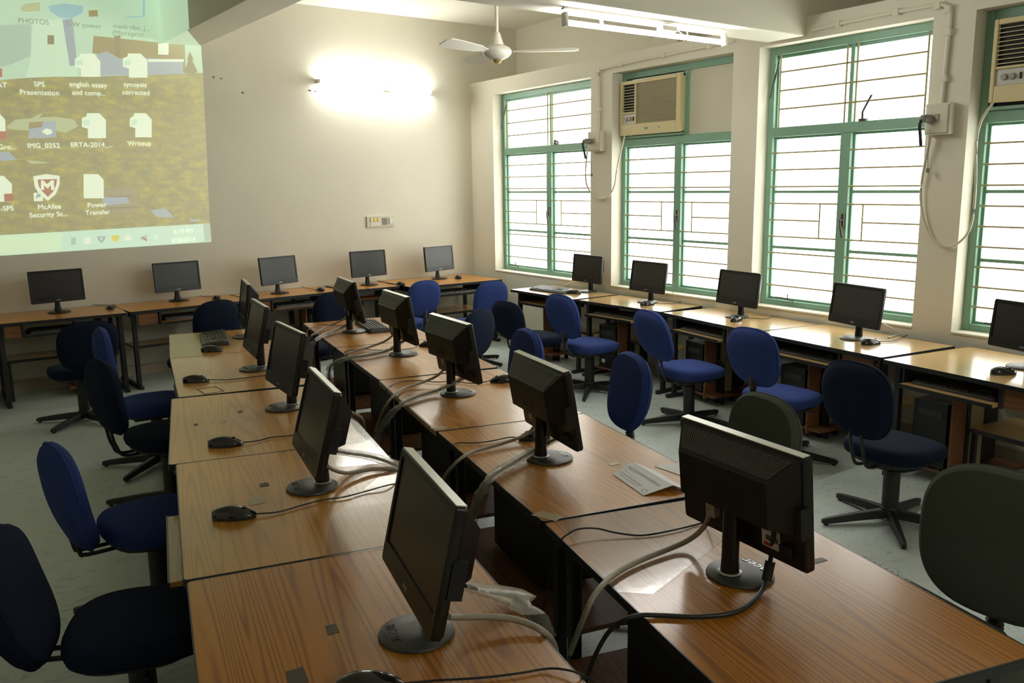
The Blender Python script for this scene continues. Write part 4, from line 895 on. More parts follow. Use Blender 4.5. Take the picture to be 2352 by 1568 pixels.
mk = DATA['marks']
def patch(dk, x, y, w, h, a, mat, name='residue_mark'):
    ca, sa = math.cos(a), math.sin(a)
    pts = [(x+ca*u-sa*v, y+sa*u+ca*v) for u, v in ((-w/2,-h/2),(w/2,-h/2*.8),(w/2*.9,h/2),(-w/2*.92,h/2*.9))]
    return flat_on(dk, name, mat, pts, th=.0004)
A = R(-14)
patch(LD[3], *mk[0], .035, .045, A, MT['stain']); patch(LD[3], *mk[1], .06, .08, A, MT['tape'])
patch(LD[4], *mk[2], .03, .05, A, MT['stain']); patch(LD[4], *mk[3], .045, .075, A, MT['stain'])
patch(LD[2], *mk[4], .025, .04, A, MT['stain']); patch(LD[2], *mk[5], .02, .035, A, MT['stain']); patch(LD[2], *mk[6], .03, .05, A, MT['tape'])
patch(RD[3], *mk[8], .10, .055, R(-75), MT['tape'], 'tape_strip'); patch(RD[2], *mk[9], .07, .05, R(-60), MT['tape'], 'tape_strip'); patch(RD[3], *mk[10], .045, .03, A, MT['tape'], 'tape_strip')
patch(RD[4], *mk[12], .05, .025, A, MT['stain'])
# pencilled rectangle by the second desk's mouse
x, y = mk[7]
b = MB()
for u0, u1, v0, v1 in ((-.055,.055,-.075,-.068),(-.055,.055,.068,.075),(-.055,-.048,-.075,.075),(.048,.055,-.075,.075)):
    b.box(x+u0, x+u1, y+v0, y+v1, TZ+.0007, TZ+.0011)
o = b.build('pencil_mark', MT['stain'], LD[1]); o.matrix_parent_inverse = (Matrix.Translation(LD[1].location) @ Matrix.Rotation(LD[1].rotation_euler.z,4,'Z')).inverted()
flat_on(LD[0], 'cover_sheet', MT['palefilm'], DATA['pale'])
flat_on(LD[3], 'clear_film', MT['sheet'], DATA['sheets']['L4']); flat_on(LD[2], 'clear_film', MT['sheet'], DATA['sheets']['L3']); flat_on(RD[4], 'clear_film', MT['sheet'], DATA['sheets']['R5'])

# ------------------------------------------------------------------ monitors
MESH = {}
def part(key, name, build, parent, M=None):
    """first call builds the mesh, later calls share it"""
    if key not in MESH:
        o = build(); MESH[key] = o.data
        o.name = name; o.parent = parent
    else:
        o = bpy.data.objects.new(name, MESH[key]); COL.objects.link(o); o.parent = parent
    if M is not None: o.matrix_local = M
    return o
def monitor(kind, label, group, x, y, yaw, tilt, z=TZ, stickers=False):
    w, h, zb = {'L':(.48,.315,.11),'R':(.48,.322,.10),'W':(.48,.284,.10),'B':(.462,.295,.102)}[kind]
    thin = kind == 'B'
    t = thing('monitor', label, 'monitor', (x, y, z), R(yaw), group)
    H_ = Matrix.Translation((.03,0,zb)) @ Matrix.Rotation(-R(tilt),4,'Y')
    bt, bs = .020, .018                                   # bezel widths
    ch = .058 if not thin else .052
    dp = .032
    bmat = MT['glossblack'] if thin else MT['blackpl']
    def ring(pts, x): return [(x, yy, zz) for yy, zz in pts]
    def outline(inset=0.0):
        o = []
        for yy, zz in rrect(w-2*inset, h-2*inset, .010, 4, 0, h/2):
            # the chin sags slightly in the middle
            if zz < h/2: zz -= .014*(1-(2*yy/w)**2)
            o.append((yy, zz))
        return o
    def bez():
        b = MB(); so = rrect(w-2*bs, h-ch-bt, .003, 4, 0, ch+(h-ch-bt)/2)
        b.loft([ring(outline(.006),-dp), ring(outline(),-dp+.008), ring(outline(),-.004), ring(outline(.003),0), ring(so,-.001), ring(so,-.006)], True, False)
        return b.build('bezel', bmat, smooth=True)
    part(kind+'bez','bezel',bez,t,H_)
    def scr():
        so = rrect(w-2*bs, h-ch-bt, .003, 4, 0, ch+(h-ch-bt)/2)
        b = MB(); b.loft([ring(so,-.008), ring(so,-.005)]); return b.build('screen', MT['screen'])
    part(kind+'scr','screen',scr,t,H_)
    def top():
        b = MB(); b.box(-dp+.003,-.003,-w/2+.008,w/2-.008,h-.001,h+.0020); return b.build('top_trim', MT['silver'], bevel=.001)
    part(kind+'top','top_trim',top,t,H_)
    back = -dp - (.030 if thin else .066)
    def hous():
        b = MB(); z0, z1 = (.060 if thin else .105), h-.006
        W1, W2 = w-.022, (w-.075 if thin else w-.14)
        zt = h-.072
        f = [(-dp+.002,-W1/2,z0),(-dp+.002,W1/2,z0),(-dp+.002,W1/2,z1),(-dp+.002,-W1/2,z1)]
        k = [(back,-W2/2,z0+.018),(back,W2/2,z0+.018),(back,W2/2,zt),(back,-W2/2,zt)]
        b.loft([f, k]); return b.build('back_housing', MT['housing'], bevel=.007, bseg=3)
    hs = part(kind+'hous','back_housing',hous,t,H_)
    if kind in 'LR':
        def vent():
            b = MB(); z1, zt = h-.006, h-.072; W1, W2 = w-.022, w-.14
            n = 46
            for i in range(n):
                u = -1+2*(i+.5)/n
                a0 = Vector((-dp+.002, u*W1/2*.94, z1)); a1 = Vector((back, u*W2/2*.94, zt))
                p, q = a0.lerp(a1,.14), a0.lerp(a1,.86)
                nrm = Vector((zt-z1, 0, -(back+dp-.002))).normalized()
                if nrm.z < 0: nrm = -nrm
                s = Vector((0,.0022,0))
                b.hexa([p-s-nrm*.001,p+s-nrm*.001,q+s-nrm*.001,q-s-nrm*.001,p-s+nrm*.0022,p+s+nrm*.0022,q+s+nrm*.0022,q-s+nrm*.0022])
            return b.build('vent_slats', MT['vent'])
        part(kind+'vent','vent_slats',vent,t,H_)
        def lab():
            b = MB(); b.box(back+.0118-.013,back+.012-.0125+.0005,-.035,.035,.068,.078); return b.build('port_bar', MT['dark'])
    if kind == 'R':
        text('back_logo','acer',.060,MT['logodark'],H_ @ Matrix.Translation((back-.0004,0,.165)) @ Matrix.Rotation(math.pi,4,'Z') @ FACE_X, t)
        def sticker():
            b = MB(); b.box(-dp-.0012,-dp,-.150,-.085,.030,.085); b.box(-dp-.0018,-dp-.0012,-.145,-.09,.076,.079); return b.build('rating_label', MT['label'])
        if stickers: part('Rst','rating_label',sticker,t,H_)
        def barcode():
            b = MB()
            for i in range(12): b.box(-dp-.002,-dp-.0012,-.145+.004*i,-.145+.004*i+.002,.050,.066)
            return b.build('barcode', MT['dark'])
        if stickers: part('Rbc','barcode',barcode,t,H_)
        def redp():
            b = MB(); b.box(-dp-.002,-dp-.0012,-.115,-.092,.034,.044); return b.build('red_print', MT['red'])
        if stickers: part('Rrd','red_print',redp,t,H_)
        def sock():
            b = MB(); b.box(-dp-.016,-dp,-.195,-.160,.035,.062); return b.build('power_socket', MT['dark'])
        part('Rso','power_socket',sock,t,H_)
        def vga():
            b = MB(); b.box(-dp-.030,-dp-.008,.070,.106,.060,.104); return b.build('cable_plug', MT['cablebeige'], bevel=.004)
        part('Rvg','cable_plug',vga,t,H_)
    def side():
        b = MB(); b.box(-dp-.022,-dp+.014,-w/2-.004,-w/2+.016,.10,.19) ; return b.build('side_button_strip', bmat, bevel=.003)
    if kind in 'LR': part(kind+'side','side_button_strip',side,t,H_ @ Matrix.Scale(-1,4,(0,1,0)) if kind == 'L' else H_)
    text('front_logo','acer',.022,MT['logo'],H_ @ Matrix.Translation((.0004 if not thin else .0006,0,ch*.42)) @ FACE_X, t, ext=.0003)
    def neck():
        b = MB(); zt = zb+.13
        b.lathe([(.027,.016),(.0265,.03),(.0245,.06),(.024,zt)], 24, (-.040,0,0)) if not thin else b.loft([[(-.032+a*.9,c,zz) for a,c in rrect(.030,.07-.02*k,.012,4)] for k,zz in enumerate((.014,.05,zb+.06))])
        return b.build('neck', MT['blackpl'], smooth=True)
    part(kind+'neck','neck',neck,t)
    def base():
        b = MB(); r = .096 if not thin else .098
        b.lathe([(.02,0),(r-.004,0),(r,.004),(r-.002,.009),(r-.02,.0155),(.04,.0195),(.02,.020)], 56)
        return b.build('base', MT['greybase'] if not thin else MT['glossblack'], smooth=True)
    part(kind+'base','base',base,t)
    if kind in 'LR':
        def collar():
            b = MB(); b.lathe([(.033,.0185),(.034,.0205),(.030,.0225),(.02,.0225)], 28, (-.040,0,0)); return b.build('collar', MT['silver'], smooth=True)
        part('collar','collar',collar,t)
        text('base_logo','acer',.050,MT['logodark'] if kind == 'L' else MT['logo'],Matrix.Translation((.055,0,.0178)) @ Matrix.Rotation(R(6),4,'Y') @ FACE_UP, t, ext=.0006)
    return t
MG = {'L':'monitors on the left centre row','R':'monitors on the right centre row','W':'monitors along the window wall','B':'wide monitors along the back wall'}
MLAB = {
'L1':'black monitor on the far left-row desk, mostly hidden behind the next monitor', 'L2':'black monitor on the left-row desk with the pencilled rectangle', 'L3':'black monitor on the middle desk of the left centre row',
'L4':'black monitor on the left-row desk with the clear film and pulled out tray', 'L5':'large foreground black monitor on the nearest left-row desk, screen side showing',
'R1':'monitor seen from behind beside the keyboard on the far right-row desk', 'R2':'monitor seen from behind on the second desk from the far end, right centre row', 'R3':'monitor seen from behind on the middle desk of the right centre row',
'R4':'monitor seen from behind on the same desk as the folded letter', 'R5':'biggest monitor seen from behind, with stickers under its back, in the right foreground',
'W1':'window wall monitor beside the keyboard lying on a desk top', 'W2':'window wall monitor in front of the second window', 'W3':'window wall monitor in front of the pier between second and third windows',
'W4':'window wall monitor in front of the third window', 'W5':'window wall monitor cut off by the photo\'s right edge',
'B1':'wide black monitor under the left part of the projected taskbar', 'B2':'wide black monitor under the clock end of the projected taskbar', 'B3':'wide monitor on the back desks just right of the projected picture',
'B4':'wide monitor on the back desks below the switch plate', 'B5':'wide pale-screened monitor on the corner desk by the first window'}
for k, (x, y, yaw, tl) in DATA['monitors'].items():
    monitor(k[0], MLAB[k], MG[k[0]], x, y, yaw, tl, stickers=(k == 'R5'))

# ------------------------------------------------------------------ keyboards and mice
def keyboard_parts(t):
    def body():
        b = MB(); Lk, Dk = .54, .19
        o = rrect(Lk, Dk, .022, 4)
        def zt(y): return .016 + (y+Dk/2)/Dk*.018
        b.loft([[(x,y,0) for x,y in o],[(x,y,zt(y)*.6) for x,y in o],[(x*.985,y*.96,zt(y)) for x,y in o]])
        return b.build('keyboard_body', MT['kbody'], smooth=True)
    part('kbody','keyboard_body',body,t)
    def keys():
        b = MB(); Dk = .19
        def key(x, y, w, d):
            z = .016 + (y+Dk/2)/Dk*.018
            b.loft([[(x-w/2,y-d/2,z-.004),(x+w/2,y-d/2,z-.004),(x+w/2,y+d/2,z),(x-w/2,y+d/2,z)],[(x-w*.4,y-d*.38,z+.005),(x+w*.4,y-d*.38,z+.005),(x+w*.4,y+d*.42,z+.009),(x-w*.4,y+d*.42,z+.009)]])
        for r in range(6):
            y = -.066+.0265*r
            for c in range(15):
                if r == 0 and 3 < c < 10: continue
                key(-.243+.0235*c, y, .021, .023)
            if r == 0: key(-.243+.0235*6.5, y, .135, .023)
            for c in range(3):
                if r in (2,): continue
                key(.118+.0235*c, y, .021, .023)
            for c in range(4):
                if r == 5: continue
                key(.192+.0205*c, y, .019, .023)
        return b.build('keys', MT['key'])
    part('keys','keys',keys,t)
def keyboard(label, x, y, yaw, z=TZ, group=None):
    t = thing('keyboard', label, 'keyboard', (x,y,z), yaw, group); keyboard_parts(t); return t
a_row = math.atan2(-.969,-.248)
keyboard('black keyboard lying on the far left-row desk with a mouse at its near end', 1.93, 6.36, a_row, TZ+.001)
keyboard('black keyboard lying on the far right-row desk behind its monitor', 3.10, 6.08, a_row+math.pi, TZ+.001)
keyboard('black keyboard lying on the window wall desk by the corner', 5.625, 6.92, R(-88), TZ+.001)
def tray_keyboard(dk, label, group, dx=0, dy=.17):
    M = Matrix.Translation(dk.location) @ Matrix.Rotation(dk.rotation_euler.z,4,'Z')
    p = M @ Vector((dx, dy, .631))
    return keyboard(label, p.x, p.y, dk.rotation_euler.z, p.z, group)
TKG = 'keyboards on pull out trays'
for i, nm in ((1,'second window'),(2,'pier between the second and third windows'),(3,'third window')):
    tray_keyboard(DD[i], 'black keyboard on the window wall desk tray, '+nm, TKG, -.10, .13)
tray_keyboard(DD[4], 'black keyboard on the tray of the window wall desk cut off at the right', TKG, -.10, .13)
for i, nm in ((1,'on the tray of the desk below the projected picture'),(2,'on the tray of the desk below the end of the projected taskbar'),(3,'on the pulled out tray left of the switch plate'),(5,'on the tray of the corner desk')):
    tray_keyboard(BD[i], 'black keyboard '+nm, TKG, 0, .12)
tray_keyboard(RD[4], 'black keyboard on the nearest right-row desk tray beside the grey green chair', TKG, -.10, -.085)

def mouse(label, x, y, yaw, z=TZ, cable=None, group=None, s=1.0):
    t = thing('computer_mouse', label, 'mouse', (x,y,z+.0008), yaw, group)
    def body():
        b = MB(); rings = []
        Lm, Wm, Hm = .148, .074, .044
        n = 18
        for i in range(n+1):
            u = i/n; xx = -Lm/2+Lm*u
            e = math.sqrt(max(0,1-(2*u-1)**2*.98))
            wd = Wm/2*(e**.75)*(1-.10*u); hz = Hm*(math.sin(math.pi*min(1,.10+u*.86))**.62)*(1-.28*u)+.004
            ring = []
            for k in range(20):
                a = 2*math.pi*k/20
                c_, s_ = math.cos(a), math.sin(a)
                yy = math.copysign(abs(c_)**.8, c_)*wd
                zz = (hz*abs(s_)**.85 if s_ > 0 else 0) + .0
                ring.append((xx, yy, zz+ (.001 if s_ > 0 else 0)))
            rings.append(ring)
        b.loft(rings); return b.build('mouse_shell', MT['mouse'], smooth=True)
    part('mbody','mouse_shell',body,t)
    def seam():
        b = MB(); b.tube([(.012,0,.0385),(.035,0,.0335),(.058,0,.024)], .0022, 8); return b.build('button_seam', MT['dark'])
    part('mseam','button_seam',seam,t)
    def wheel():
        b = MB(); b.cyl((.034,-.005,.030),(.034,.005,.030), .0095, 16); return b.build('scroll_wheel', MT['kbody'], smooth=True)
    part('mwheel','scroll_wheel',wheel,t)
    if cable:
        M = (Matrix.Translation(t.location) @ Matrix.Rotation(yaw,4,'Z')).inverted()
        P = [M @ Vector((p[0],p[1],max(p[2],-.1))) for p in cable]
        P = [Vector((.066,0,.010))] + [p for p in P if p.x > .08 or p.z < -.02][0:]
        b = MB(); b.tube(smoothpath(P,6), .0028, 8); b.build('cord', MT['cableblack'], t, smooth=True)
    return t
C = DATA['cables']; MO = DATA['mice']
mg = 'black wired mice on the desks'
for k, lab, yaw, cb in [
    ('L1','black mouse at the near end of the keyboard on the far left-row desk',-30,None),
    ('L2','black mouse beside the pencilled rectangle on the left centre row',-30,'L2_mouse'),
    ('L3','black mouse on the middle desk of the left centre row',-29,'L3_mouse'),
    ('L4','black mouse on the pale desk with the pulled out tray, left centre row',-32,'L4_mouse'),
    ('L5','black mouse cut off by the photo\'s bottom edge',-32,'L5_mouse'),
    ('R2','black mouse half hidden behind a monitor, second desk from the far end, right row',150,'R2_mouse'),
    ('R3','black mouse on the middle desk of the right centre row',149,'R3_mouse'),
    ('R4','black mouse behind the stand of the monitor on the folded letter\'s desk',160,'R4_mouse'),
    ('D1','black mouse at the near end of the keyboard by the room corner',-60,None),
    ('D2','black mouse in front of the monitor at the second window',-10,'D2_mouse'),
    ('D3','black mouse in front of the monitor at the pier',10,'D3_mouse'),
    ('D4','black mouse in front of the monitor at the third window',-20,'D4_mouse'),
    ('D5','black mouse on the window wall desk cut off at the right',-35,None),
    ('B1','black mouse on the back desk right of the leftmost wide monitor',95,'B1_mouse'),
    ('B2','black mouse right of the wide monitor under the clock end of the taskbar',95,'B2_mouse'),
    ('B3','black mouse right of the wide monitor just right of the projected picture',95,'B3_mouse'),
    ('B4','black mouse right of the wide monitor below the switch plate',95,'B4_mouse'),
    ('B5','black mouse on the corner desk right of the pale-screened monitor',80,None)]:
    x, y = MO[k]; mouse(lab, x, y, R(yaw), TZ, C.get(cb) if cb else None, mg)
# ------------------------------------------------------------------ loose cables
def cable(name, label, pts, r, mat, group=None, ferrite=None):
    t = thing(name, label, 'cable', pts[0], 0, group)
    P = [Vector(p)-Vector(pts[0]) for p in pts]
    b = MB(); b.tube(smoothpath(P,6), r, 10); b.build('cable_run', mat, t, smooth=True)
    if ferrite:
        i = ferrite; d = (P[i+1]-P[i-1]).normalized()
        b = MB(); b.cyl(P[i]-d*.028, P[i]+d*.028, .014, 14); b.build('ferrite_bead', MT['cableblack'], t, bevel=.002)
    return t
vg = 'beige video cables of the centre rows'
cable('video_cable','beige video cable from the big foreground monitor seen from behind',C['R5_beige'],.0085,MT['cablebeige'],vg)
cable('video_cable','beige video cable from the monitor by the folded letter',C['R4_beige'],.0075,MT['cablebeige'],vg)
cable('video_cable','beige video cable from the monitor on the middle right-row desk',C['R3_beige'],.0075,MT['cablebeige'],vg)
cable('video_cable','beige video cable from the monitor second from the far end, right row',C['R2_beige'],.0075,MT['cablebeige'],vg)
cable('video_cable','beige video cable from the far right-row monitor',C['R1_beige'],.0075,MT['cablebeige'],vg)
cable('video_cable','beige video cable behind the big foreground screen of the left row',C['L5_beige'],.0085,MT['cablebeige'],vg)
cable('video_cable','beige video cable behind the monitor on the pulled out tray desk',C['L4_beige'],.0075,MT['cablebeige'],vg)
cable('video_cable','beige video cable at the back of the middle left-row desk',C['L3_beige'],.0075,MT['cablebeige'],vg)
cable('power_cable','thick black power cable with ferrite bead from the big foreground monitor',C['R5_power'],.0065,MT['cableblack'],None,2)
cable('usb_cable','thin black wavy cable crossing the film on the nearest right-row desk',C['R5_mouse'],.0032,MT['cableblack'])
cable('usb_cable','thin black cable on the far right-row desk behind its monitor',C['R1_mouse'],.003,MT['cableblack'])
for k, nm in (('W1','by the room corner'),('W2','at the second window'),('W3','at the pier'),('W4','at the third window')):
    cable('video_cable','white cable behind the window wall monitor '+nm,C[k+'_white'],.006,MT['cablewhite'],'white cables behind the window monitors')
def wrapped(label, pts, r0):
    t = thing('wrapped_cable', label, 'cable', pts[0], 0, 'cables wrapped in clear polythene')
    P = smoothpath([Vector(p)-Vector(pts[0]) for p in pts], 6)
    b = MB(); b.tube(P, .006, 8); b.build('inner_cable', MT['cableblack'], t, smooth=True)
    rnd = random.Random(len(label))
    jit = .5 if r0 < .028 else .16
    rads = [r0*(1-jit/2+jit*rnd.random())*(.55 if i < 2 or (jit > .3 and i % 13 == 11) else 1) for i in range(len(P))]
    b = MB(); n = 14; rings = []
    for i, p in enumerate(P):
        d = (P[min(i+1,len(P)-1)]-P[max(i-1,0)]).normalized(); a = d.cross(Vector((0,0,1)))
        if a.length < .1: a = Vector((1,0,0))
        a.normalize(); c_ = a.cross(d).normalized()
        rings.append([p + a*math.cos(2*math.pi*k/n)*rads[i]*(1+.44*jit*rnd.random()) + c_*math.sin(2*math.pi*k/n)*min(rads[i]*.8,.013)*(1+.5*jit*rnd.random()) for k in range(n)])
    b.loft(rings, False, False); b.build('polythene_sleeve', MT['wrap'], t, smooth=True)
wrapped('polythene wrapped cable from the monitor by the folded letter', C['R4_wrap'], .021)
wrapped('polythene wrapped cable from the middle right-row monitor', C['R3_wrap'], .019)
wrapped('polythene wrapped cable from the second farthest right-row monitor', C['R2_wrap'], .018)
wrapped('polythene wrapped cable from the far right-row monitor', C['R1_wrap'], .016)
wrapped('flat polythene wrapped cable behind the big foreground screen', C['L5_wrap'], .044)
wrapped('polythene wrapped cable behind the monitor of the pulled out tray desk', C['L4_wrap'], .03)

# ------------------------------------------------------------------ system units
def tower(label, p, rz, group, w=.23, d=.50, h=.42, rear=False):
    t = thing('computer_tower', label, 'computer tower', p, rz, group)
    def case():
        b = MB(); b.box(-w/2, w/2, -d/2, d/2, .012, h); return b.build('case', MT['case'], bevel=.006)
    part('case%.2f%.2f' % (w,h),'case',case,t)
    def front():
        b = MB(); b.box(-w/2, w/2, -d/2-.03, -d/2, .012, h); return b.build('front_bezel', MT['glossblack'], bevel=.008)
    part('front%.2f%.2f' % (w,h),'front_bezel',front,t)
    def bay():
        b = MB(); b.box(-w*.36, w*.36, -d/2-.033, -d/2-.03, h*.78, h*.88); return b.build('drive_bay', MT['kbody'])
    part('bay%.2f%.2f' % (w,h),'drive_bay',bay,t)
    def sticker():
        b = MB(); b.box(-w*.32, -w*.12, -d/2-.033, -d/2-.03, h*.12, h*.20); return b.build('case_sticker', MT['label'])
    part('stk%.2f%.2f' % (w,h),'case_sticker',sticker,t)
    def fan():
        b = MB()
        for k in range(5):
            r = .016+.012*k
            pts = [(r*math.cos(2*math.pi*i/24), d/2+.002, h*.70+r*math.sin(2*math.pi*i/24)) for i in range(25)]
            b.tube(pts, .0018, 5)
        return b.build('fan_grille', MT['vent'])
    part('fan%.2f%.2f' % (w,h),'fan_grille',fan,t)
    for x in (-w*.38, w*.38):
        def foot():
            b = MB(); b.box(-.014,.014,-d/2+.03,d/2-.03,0,.0125); return b.build('foot_strip', MT['frame'])
        part('foot%.2f' % d,'foot_strip',foot,t,Matrix.Translation((x,0,0)))
    return t
def on_desk(dk, x, y, z):
    p = (Matrix.Translation(dk.location) @ Matrix.Rotation(dk.rotation_euler.z,4,'Z')) @ Vector((x,y,z)); return p
TG = 'computer towers under the centre desks'
rnames = ['far end desk','second desk from the far end','middle desk','folded letter\'s desk','nearest desk']
for i in range(5):
    dk = RD[i]
    dep = [.76,.76,.755,.755,.79][i]
    tower('black tower on the shelf of the right centre row, %s' % rnames[i], on_desk(dk, .05, dep-.285, .281), dk.rotation_euler.z+R(90), TG, .23, .46, .40)
lnames = ['far end desk','desk with the pencilled rectangle','middle desk','pulled out tray desk','nearest desk']
for i in (2,3,4):
    dk = LD[i]
    tower('black tower on the shelf of the left centre row, %s' % lnames[i], on_desk(dk, .05, .815-.285, .281), dk.rotation_euler.z-R(90), TG, .23, .46, .40)
TW = 'computer towers under the wall desks'
for i, nm in ((1,'at the second window'),(2,'at the pier'),(3,'at the third window'),(4,'cut off at the right')):
    dk = DD[i]; L = (Vector(DP[i][1])-Vector(DP[i][0])).length
    tower('black tower on the plinth of the window wall desk '+nm, on_desk(dk, -L/2+.245, .42, .094), dk.rotation_euler.z, TW, .23, .46, .42)
for i, nm in ((1,'below the projected picture'),(3,'left of the switch plate')):
    dk = BD[i]; L = (Vector(BP[i][1])-Vector(BP[i][0])).length
    tower('black tower under the back wall desk '+nm, on_desk(dk, L/2-.26, .40, .094), dk.rotation_euler.z, TW, .23, .42, .42)
dk = BD[5]; tower('black tower on the plinth under the corner desk behind the blue chairs', on_desk(dk, -.615+.29, .42, .094), dk.rotation_euler.z, TW, .23, .42, .42)

# ------------------------------------------------------------------ letters on the desk
pa, pb, pc, pd = [Vector((*p, 0)) for p in DATA['paper']]
lt = thing('letter', 'folded white printed letter on the right-row desk, ridge standing up', 'letter', (pa.x, pa.y, TZ))
def P(v, z): return Vector((v.x-pa.x, v.y-pa.y, z))
far = [Vector((*p,0)) for p in DATA['paper2']]
b = MB(); th = Vector((0,0,.0012))
A0, A1, A2, A3 = P(pa,.0015), P(pb,.028), P(pc,.026), P(pd,.0015)
B1, B2 = P(far[0],.006), P(far[1],.004)
for quad in ((A0,A1,A2,A3),(A1,B1,B2,A2)):
    b.loft([list(quad), [q+th for q in quad]])
b.build('sheet', MT['paper'], lt)
b = MB(); nrm = (A1-A0).cross(A3-A0).normalized()
if nrm.z < 0: nrm = -nrm
def onA(u, v): return A0*(1-u)*(1-v)+A1*u*(1-v)+A2*u*v+A3*(1-u)*v + nrm*.0016
rnd = random.Random(3)
for row, (u, v0, v1) in enumerate(((.16,.10,.62),(.28,.10,.70),(.40,.30,.34),(.46,.10,.14),(.60,.12,.20),(.66,.06,.92),(.72,.06,.9),(.20,.64,.70))):
    v = v0
    while v < v1:
        e = min(v1, v+.02+.05*rnd.random()); w_ = .022
        b.face([onA(u,v), onA(u,e), onA(u+w_,e), onA(u+w_,v)])
        v = e+.012
b.build('print_lines', MT['ink'], lt, recalc=False)
b = MB(); cpt = (.17,.88)
prev = None
ang = [2*math.pi*i/20 for i in range(21)]
for i in range(20):
    p = [onA(cpt[0]+math.cos(a)*r*1.5, cpt[1]+math.sin(a)*r) for a, r in ((ang[i],.05),(ang[i+1],.05),(ang[i+1],.062),(ang[i],.062))]
    b.face(p)
b.build('round_stamp', MT['ink'], lt, recalc=False)
q = [far[2], far[3], far[4], far[5], far[1]]
l2 = thing('letter', 'second white letter sheet lying behind the folded one, partly behind the monitor', 'letter', (q[0].x, q[0].y, TZ))
b = MB(); pts = [Vector((v.x-q[0].x+.02, v.y-q[0].y+.006, .0012)) for v in q[:4]]
b.loft([pts, [p+Vector((0,0,.0008)) for p in pts]]); b.build('sheet', MT['paper'], l2)

# ------------------------------------------------------------------ chairs
def chair(label, group, x, y, yaw, w, h, zb, off, tilt, col, support):
    t = thing('office_chair', label, 'office chair', (x, y, 0), R(yaw), group)
    SZ = .47; mat = MT[col]
    # seat cushion: rounded, waterfall front (front is +X)
    b = MB(); o = [(px+.015, py) for px, py in sell(.47, .48, 2.8, 56)]
    def sz(px): return -.022*max(0, (px-.10)/.15)**2
    rings = []
    for s_, dz in ((.90,-.082),(.97,-.072),(1.0,-.048),(.985,-.022),(.94,-.008),(.82,.0),(.5,.006),(.12,.007)):
        rings.append([(px*s_, py*s_*(1-.05*(px/.25)), SZ+dz+sz(px*s_)) for px, py in o])
    b.loft(rings); b.build('seat', mat, t, smooth=True)
    b = MB(); b.loft([[(px*.84, py*.84, z) for px, py in sell(.47,.48,2.8,32)] for z in (SZ-.098, SZ-.080)]); b.build('seat_pan', MT['chairblack'], t)
    # backrest
    M = Matrix.Translation((-off,0,zb)) @ Matrix.Rotation(-tilt,4,'Y')
    b = MB(); o = []
    for py, pz in sell(w, h, 2.7, 60):
        f = (pz+h/2)/h
        o.append((py*(1-.10*(1-f)**1.5), pz+h/2))
    cy = h/2
    def bend(py, pz, xx): return Vector((xx + .22*py*py*1.0 - .020*math.sin(math.pi*pz/h), py, pz))
    rings = []
    for s_, xx in ((.15,-.042),(.55,-.041),(.84,-.033),(.95,-.018),(.99,-.002),(1.0,.008),(.985,.024),(.93,.040),(.75,.050),(.4,.054),(.1,.055)):
        rings.append([M @ bend(py*s_, cy+(pz-cy)*s_, xx) for py, pz in o])
    b.loft(rings); bk = b.build('backrest', mat, t, smooth=True)
    b = MB(); pts = [M @ bend(py*.998, cy+(pz-cy)*.998, .002) for py, pz in o]; b.tube(pts+[pts[0]], .005, 6); b.build('piping', mat, bk, smooth=True)
    # back support
    bb = M @ Vector((-.03,0,.10))
    if support == 'bellows':
        path = smoothpath([bb, M @ Vector((-.042,0,.0)), Vector((-off-.045,0,zb-.08)), Vector((-off-.02,0,SZ-.06)), Vector((-off+.05,0,SZ-.10)), Vector((-.14,0,SZ-.105))], 12)
        rads = [.020 + (.007 if i % 2 else 0) for i in range(len(path))]
        b = MB(); b.tube(path, .02, 14, rads); b.build('bellows', MT['bellows'], t)
    else:
        for s_ in (-1, 1):
            yv = .035*s_
            path = smoothpath([M @ Vector((-.03,yv,.14)), M @ Vector((-.03,yv,.0)), Vector((-off-.012,yv,max(zb-.07,.375))), Vector((-off+.03,yv,max(SZ-.10,.345))), Vector((-.10,yv,SZ-.105))], 6)
            b = MB(); b.tube(path, .009, 8); b.build('support_bar', MT['chairblack'], t, smooth=True)
    b = MB(); b.box(-.15,.13,-.07,.07,SZ-.135,SZ-.098); b.build('mechanism', MT['chairblack'], t, bevel=.01)
    b = MB(); b.lathe([(.044,.05),(.044,.30),(.038,.305),(.038,SZ-.13)], 24); b.build('column', MT['chairblack'], t, smooth=True)
    lever = MB(); lever.tube([(.05,-.07,SZ-.115),(.05,-.20,SZ-.115),(.05,-.235,SZ-.11)], .006, 6); lever.build('lever', MT['chairblack'], t)
    ba = R(5-yaw)
    hub = MB(); hub.lathe([(.045,.035),(.05,.04),(.05,.085),(.045,.092)], 20); hub.build('hub', MT['chairblack'], t)
    for k in range(5):
        a = ba + k*2*math.pi/5; Mz = Matrix.Rotation(a,4,'Z')
        l = MB(); l.loft([[Mz @ Vector(p) for p in ((r,-wd,z0),(r,wd,z0),(r,wd*.75,z1),(r,-wd*.75,z1))] for r, wd, z0, z1 in ((.03,.024,.030,.080),(.18,.021,.022,.066),(.35,.016,.010,.044),(.385,.012,.012,.036))])
        lo = l.build('leg', MT['chairblack'], t, bevel=.004)
        c = MB(); c.cyl(Mz @ Vector((.36,0,.0)), Mz @ Vector((.36,0,.016)), .012, 12, .012); c.build('glide', MT['chairblack'], lo)
    return t
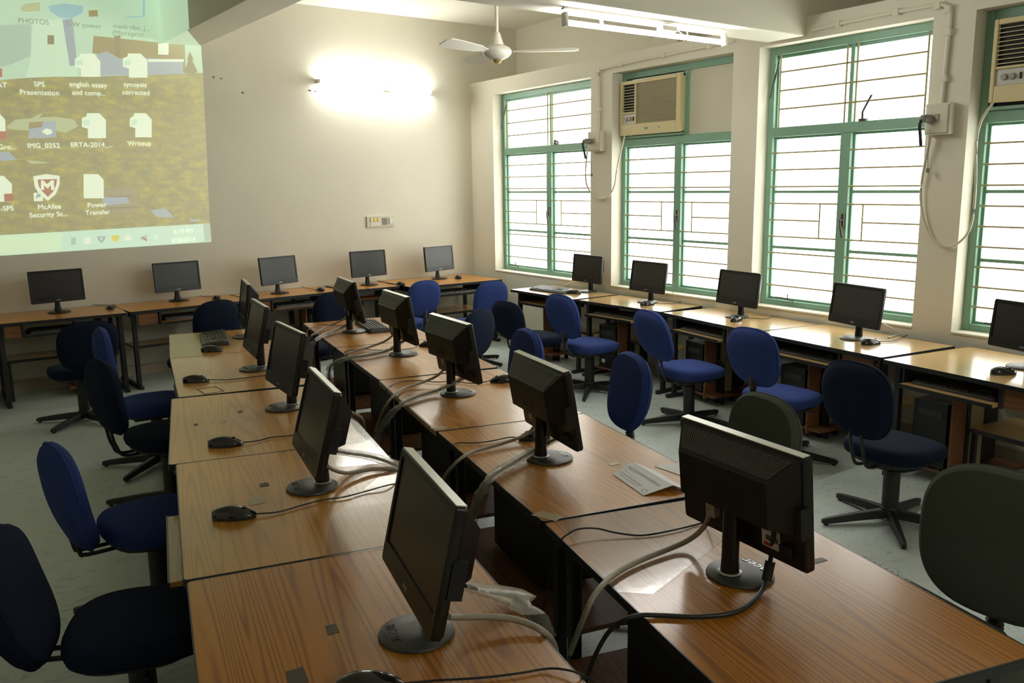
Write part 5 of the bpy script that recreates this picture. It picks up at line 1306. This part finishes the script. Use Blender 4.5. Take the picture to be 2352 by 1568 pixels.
CI = {
'C1':('navy','bars','dark navy office chair nearest the camera, at the bottom left desk'),
'C2':('blue','bars','blue office chair in front of the desk with the pulled out tray'),
'C3':('navy','bars','dark navy office chair overlapping the blue chair at the left centre row'),
'C4':('blue','bars','blue office chair half hidden behind a dark one, left centre row'),
'C5':('navy','bars','dark navy office chair at the back desk below the projected picture'),
'C6':('navy','bars','dark navy office chair seen over the far left-row desk with the keyboard'),
'C7':('navy','bars','dark navy office chair at the back desk left of the switch plate'),
'C8':('blue','bellows','blue office chair at the back desks below the switch plate'),
'C9':('blue','bars','blue office chair turned sideways at the room corner desk'),
'C10':('navy','bars','dark navy office chair showing just past the middle right-row monitor'),
'C11':('blue','bars','blue office chair back beside the mouse of the middle right-row desk'),
'C12':('blue','bellows','blue office chair back on a rubber bellows behind the folded letter'),
'C13':('green','bars','grey green office chair behind the big foreground monitor'),
'C14':('green','bellows','large grey green office chair in the right foreground'),
'C15':('navy','bars','dark navy office chair in the corner aisle before the first window'),
'C16':('blue','bellows','blue office chair with ribbed bellows at the second window desk'),
'C17':('blue','bars','blue office chair pulled to the middle window wall desk'),
'C18':('blue','bellows','blue office chair below the third window'),
'C19':('navy','bars','dark navy office chair at the near window desk, star base in full view'),
}
CG = {'left':'chairs along the left centre row','right':'chairs along the right centre row','win':'chairs along the window wall','back':'chairs along the back wall'}
def cgroup(k):
    n = int(k[1:])
    return CG['left'] if n <= 4 else CG['back'] if n <= 9 else CG['right'] if n <= 14 else CG['win']
for k, v in DATA['chairs'].items():
    x, y, yaw, w, h, zb, off, tilt = v
    col, sup, lab = CI[k]
    chair(lab, cgroup(k), x, y, yaw, w, h, zb, off, tilt, col, sup)
chair('blue office chair cut off by the photo\'s bottom left corner', CG['left'], .16, 1.72, 5, .435, .41, .545, .27, .165, 'blue', 'bars')

# ------------------------------------------------------------------ daylight and render settings
wd = bpy.data.worlds.new('world'); scene.world = wd; wd.use_nodes = True
bg = wd.node_tree.nodes['Background']; bg.inputs[0].default_value = (.95,.98,1,1); bg.inputs[1].default_value = .0
scene.view_settings.view_transform = 'Standard'
scene.view_settings.look = 'None'
scene.view_settings.exposure = 0.12
scene.view_settings.gamma = 1.0
scene.view_settings.use_curve_mapping = False
scene.cycles.use_denoising = True
try: scene.cycles.denoiser = 'OPENIMAGEDENOISE'
except Exception: pass
scene.cycles.max_bounces = 10; scene.cycles.diffuse_bounces = 6; scene.cycles.glossy_bounces = 5; scene.cycles.transparent_max_bounces = 12
scene.cycles.sample_clamp_indirect = 6.0
scene.cycles.caustics_reflective = False; scene.cycles.caustics_refractive = False
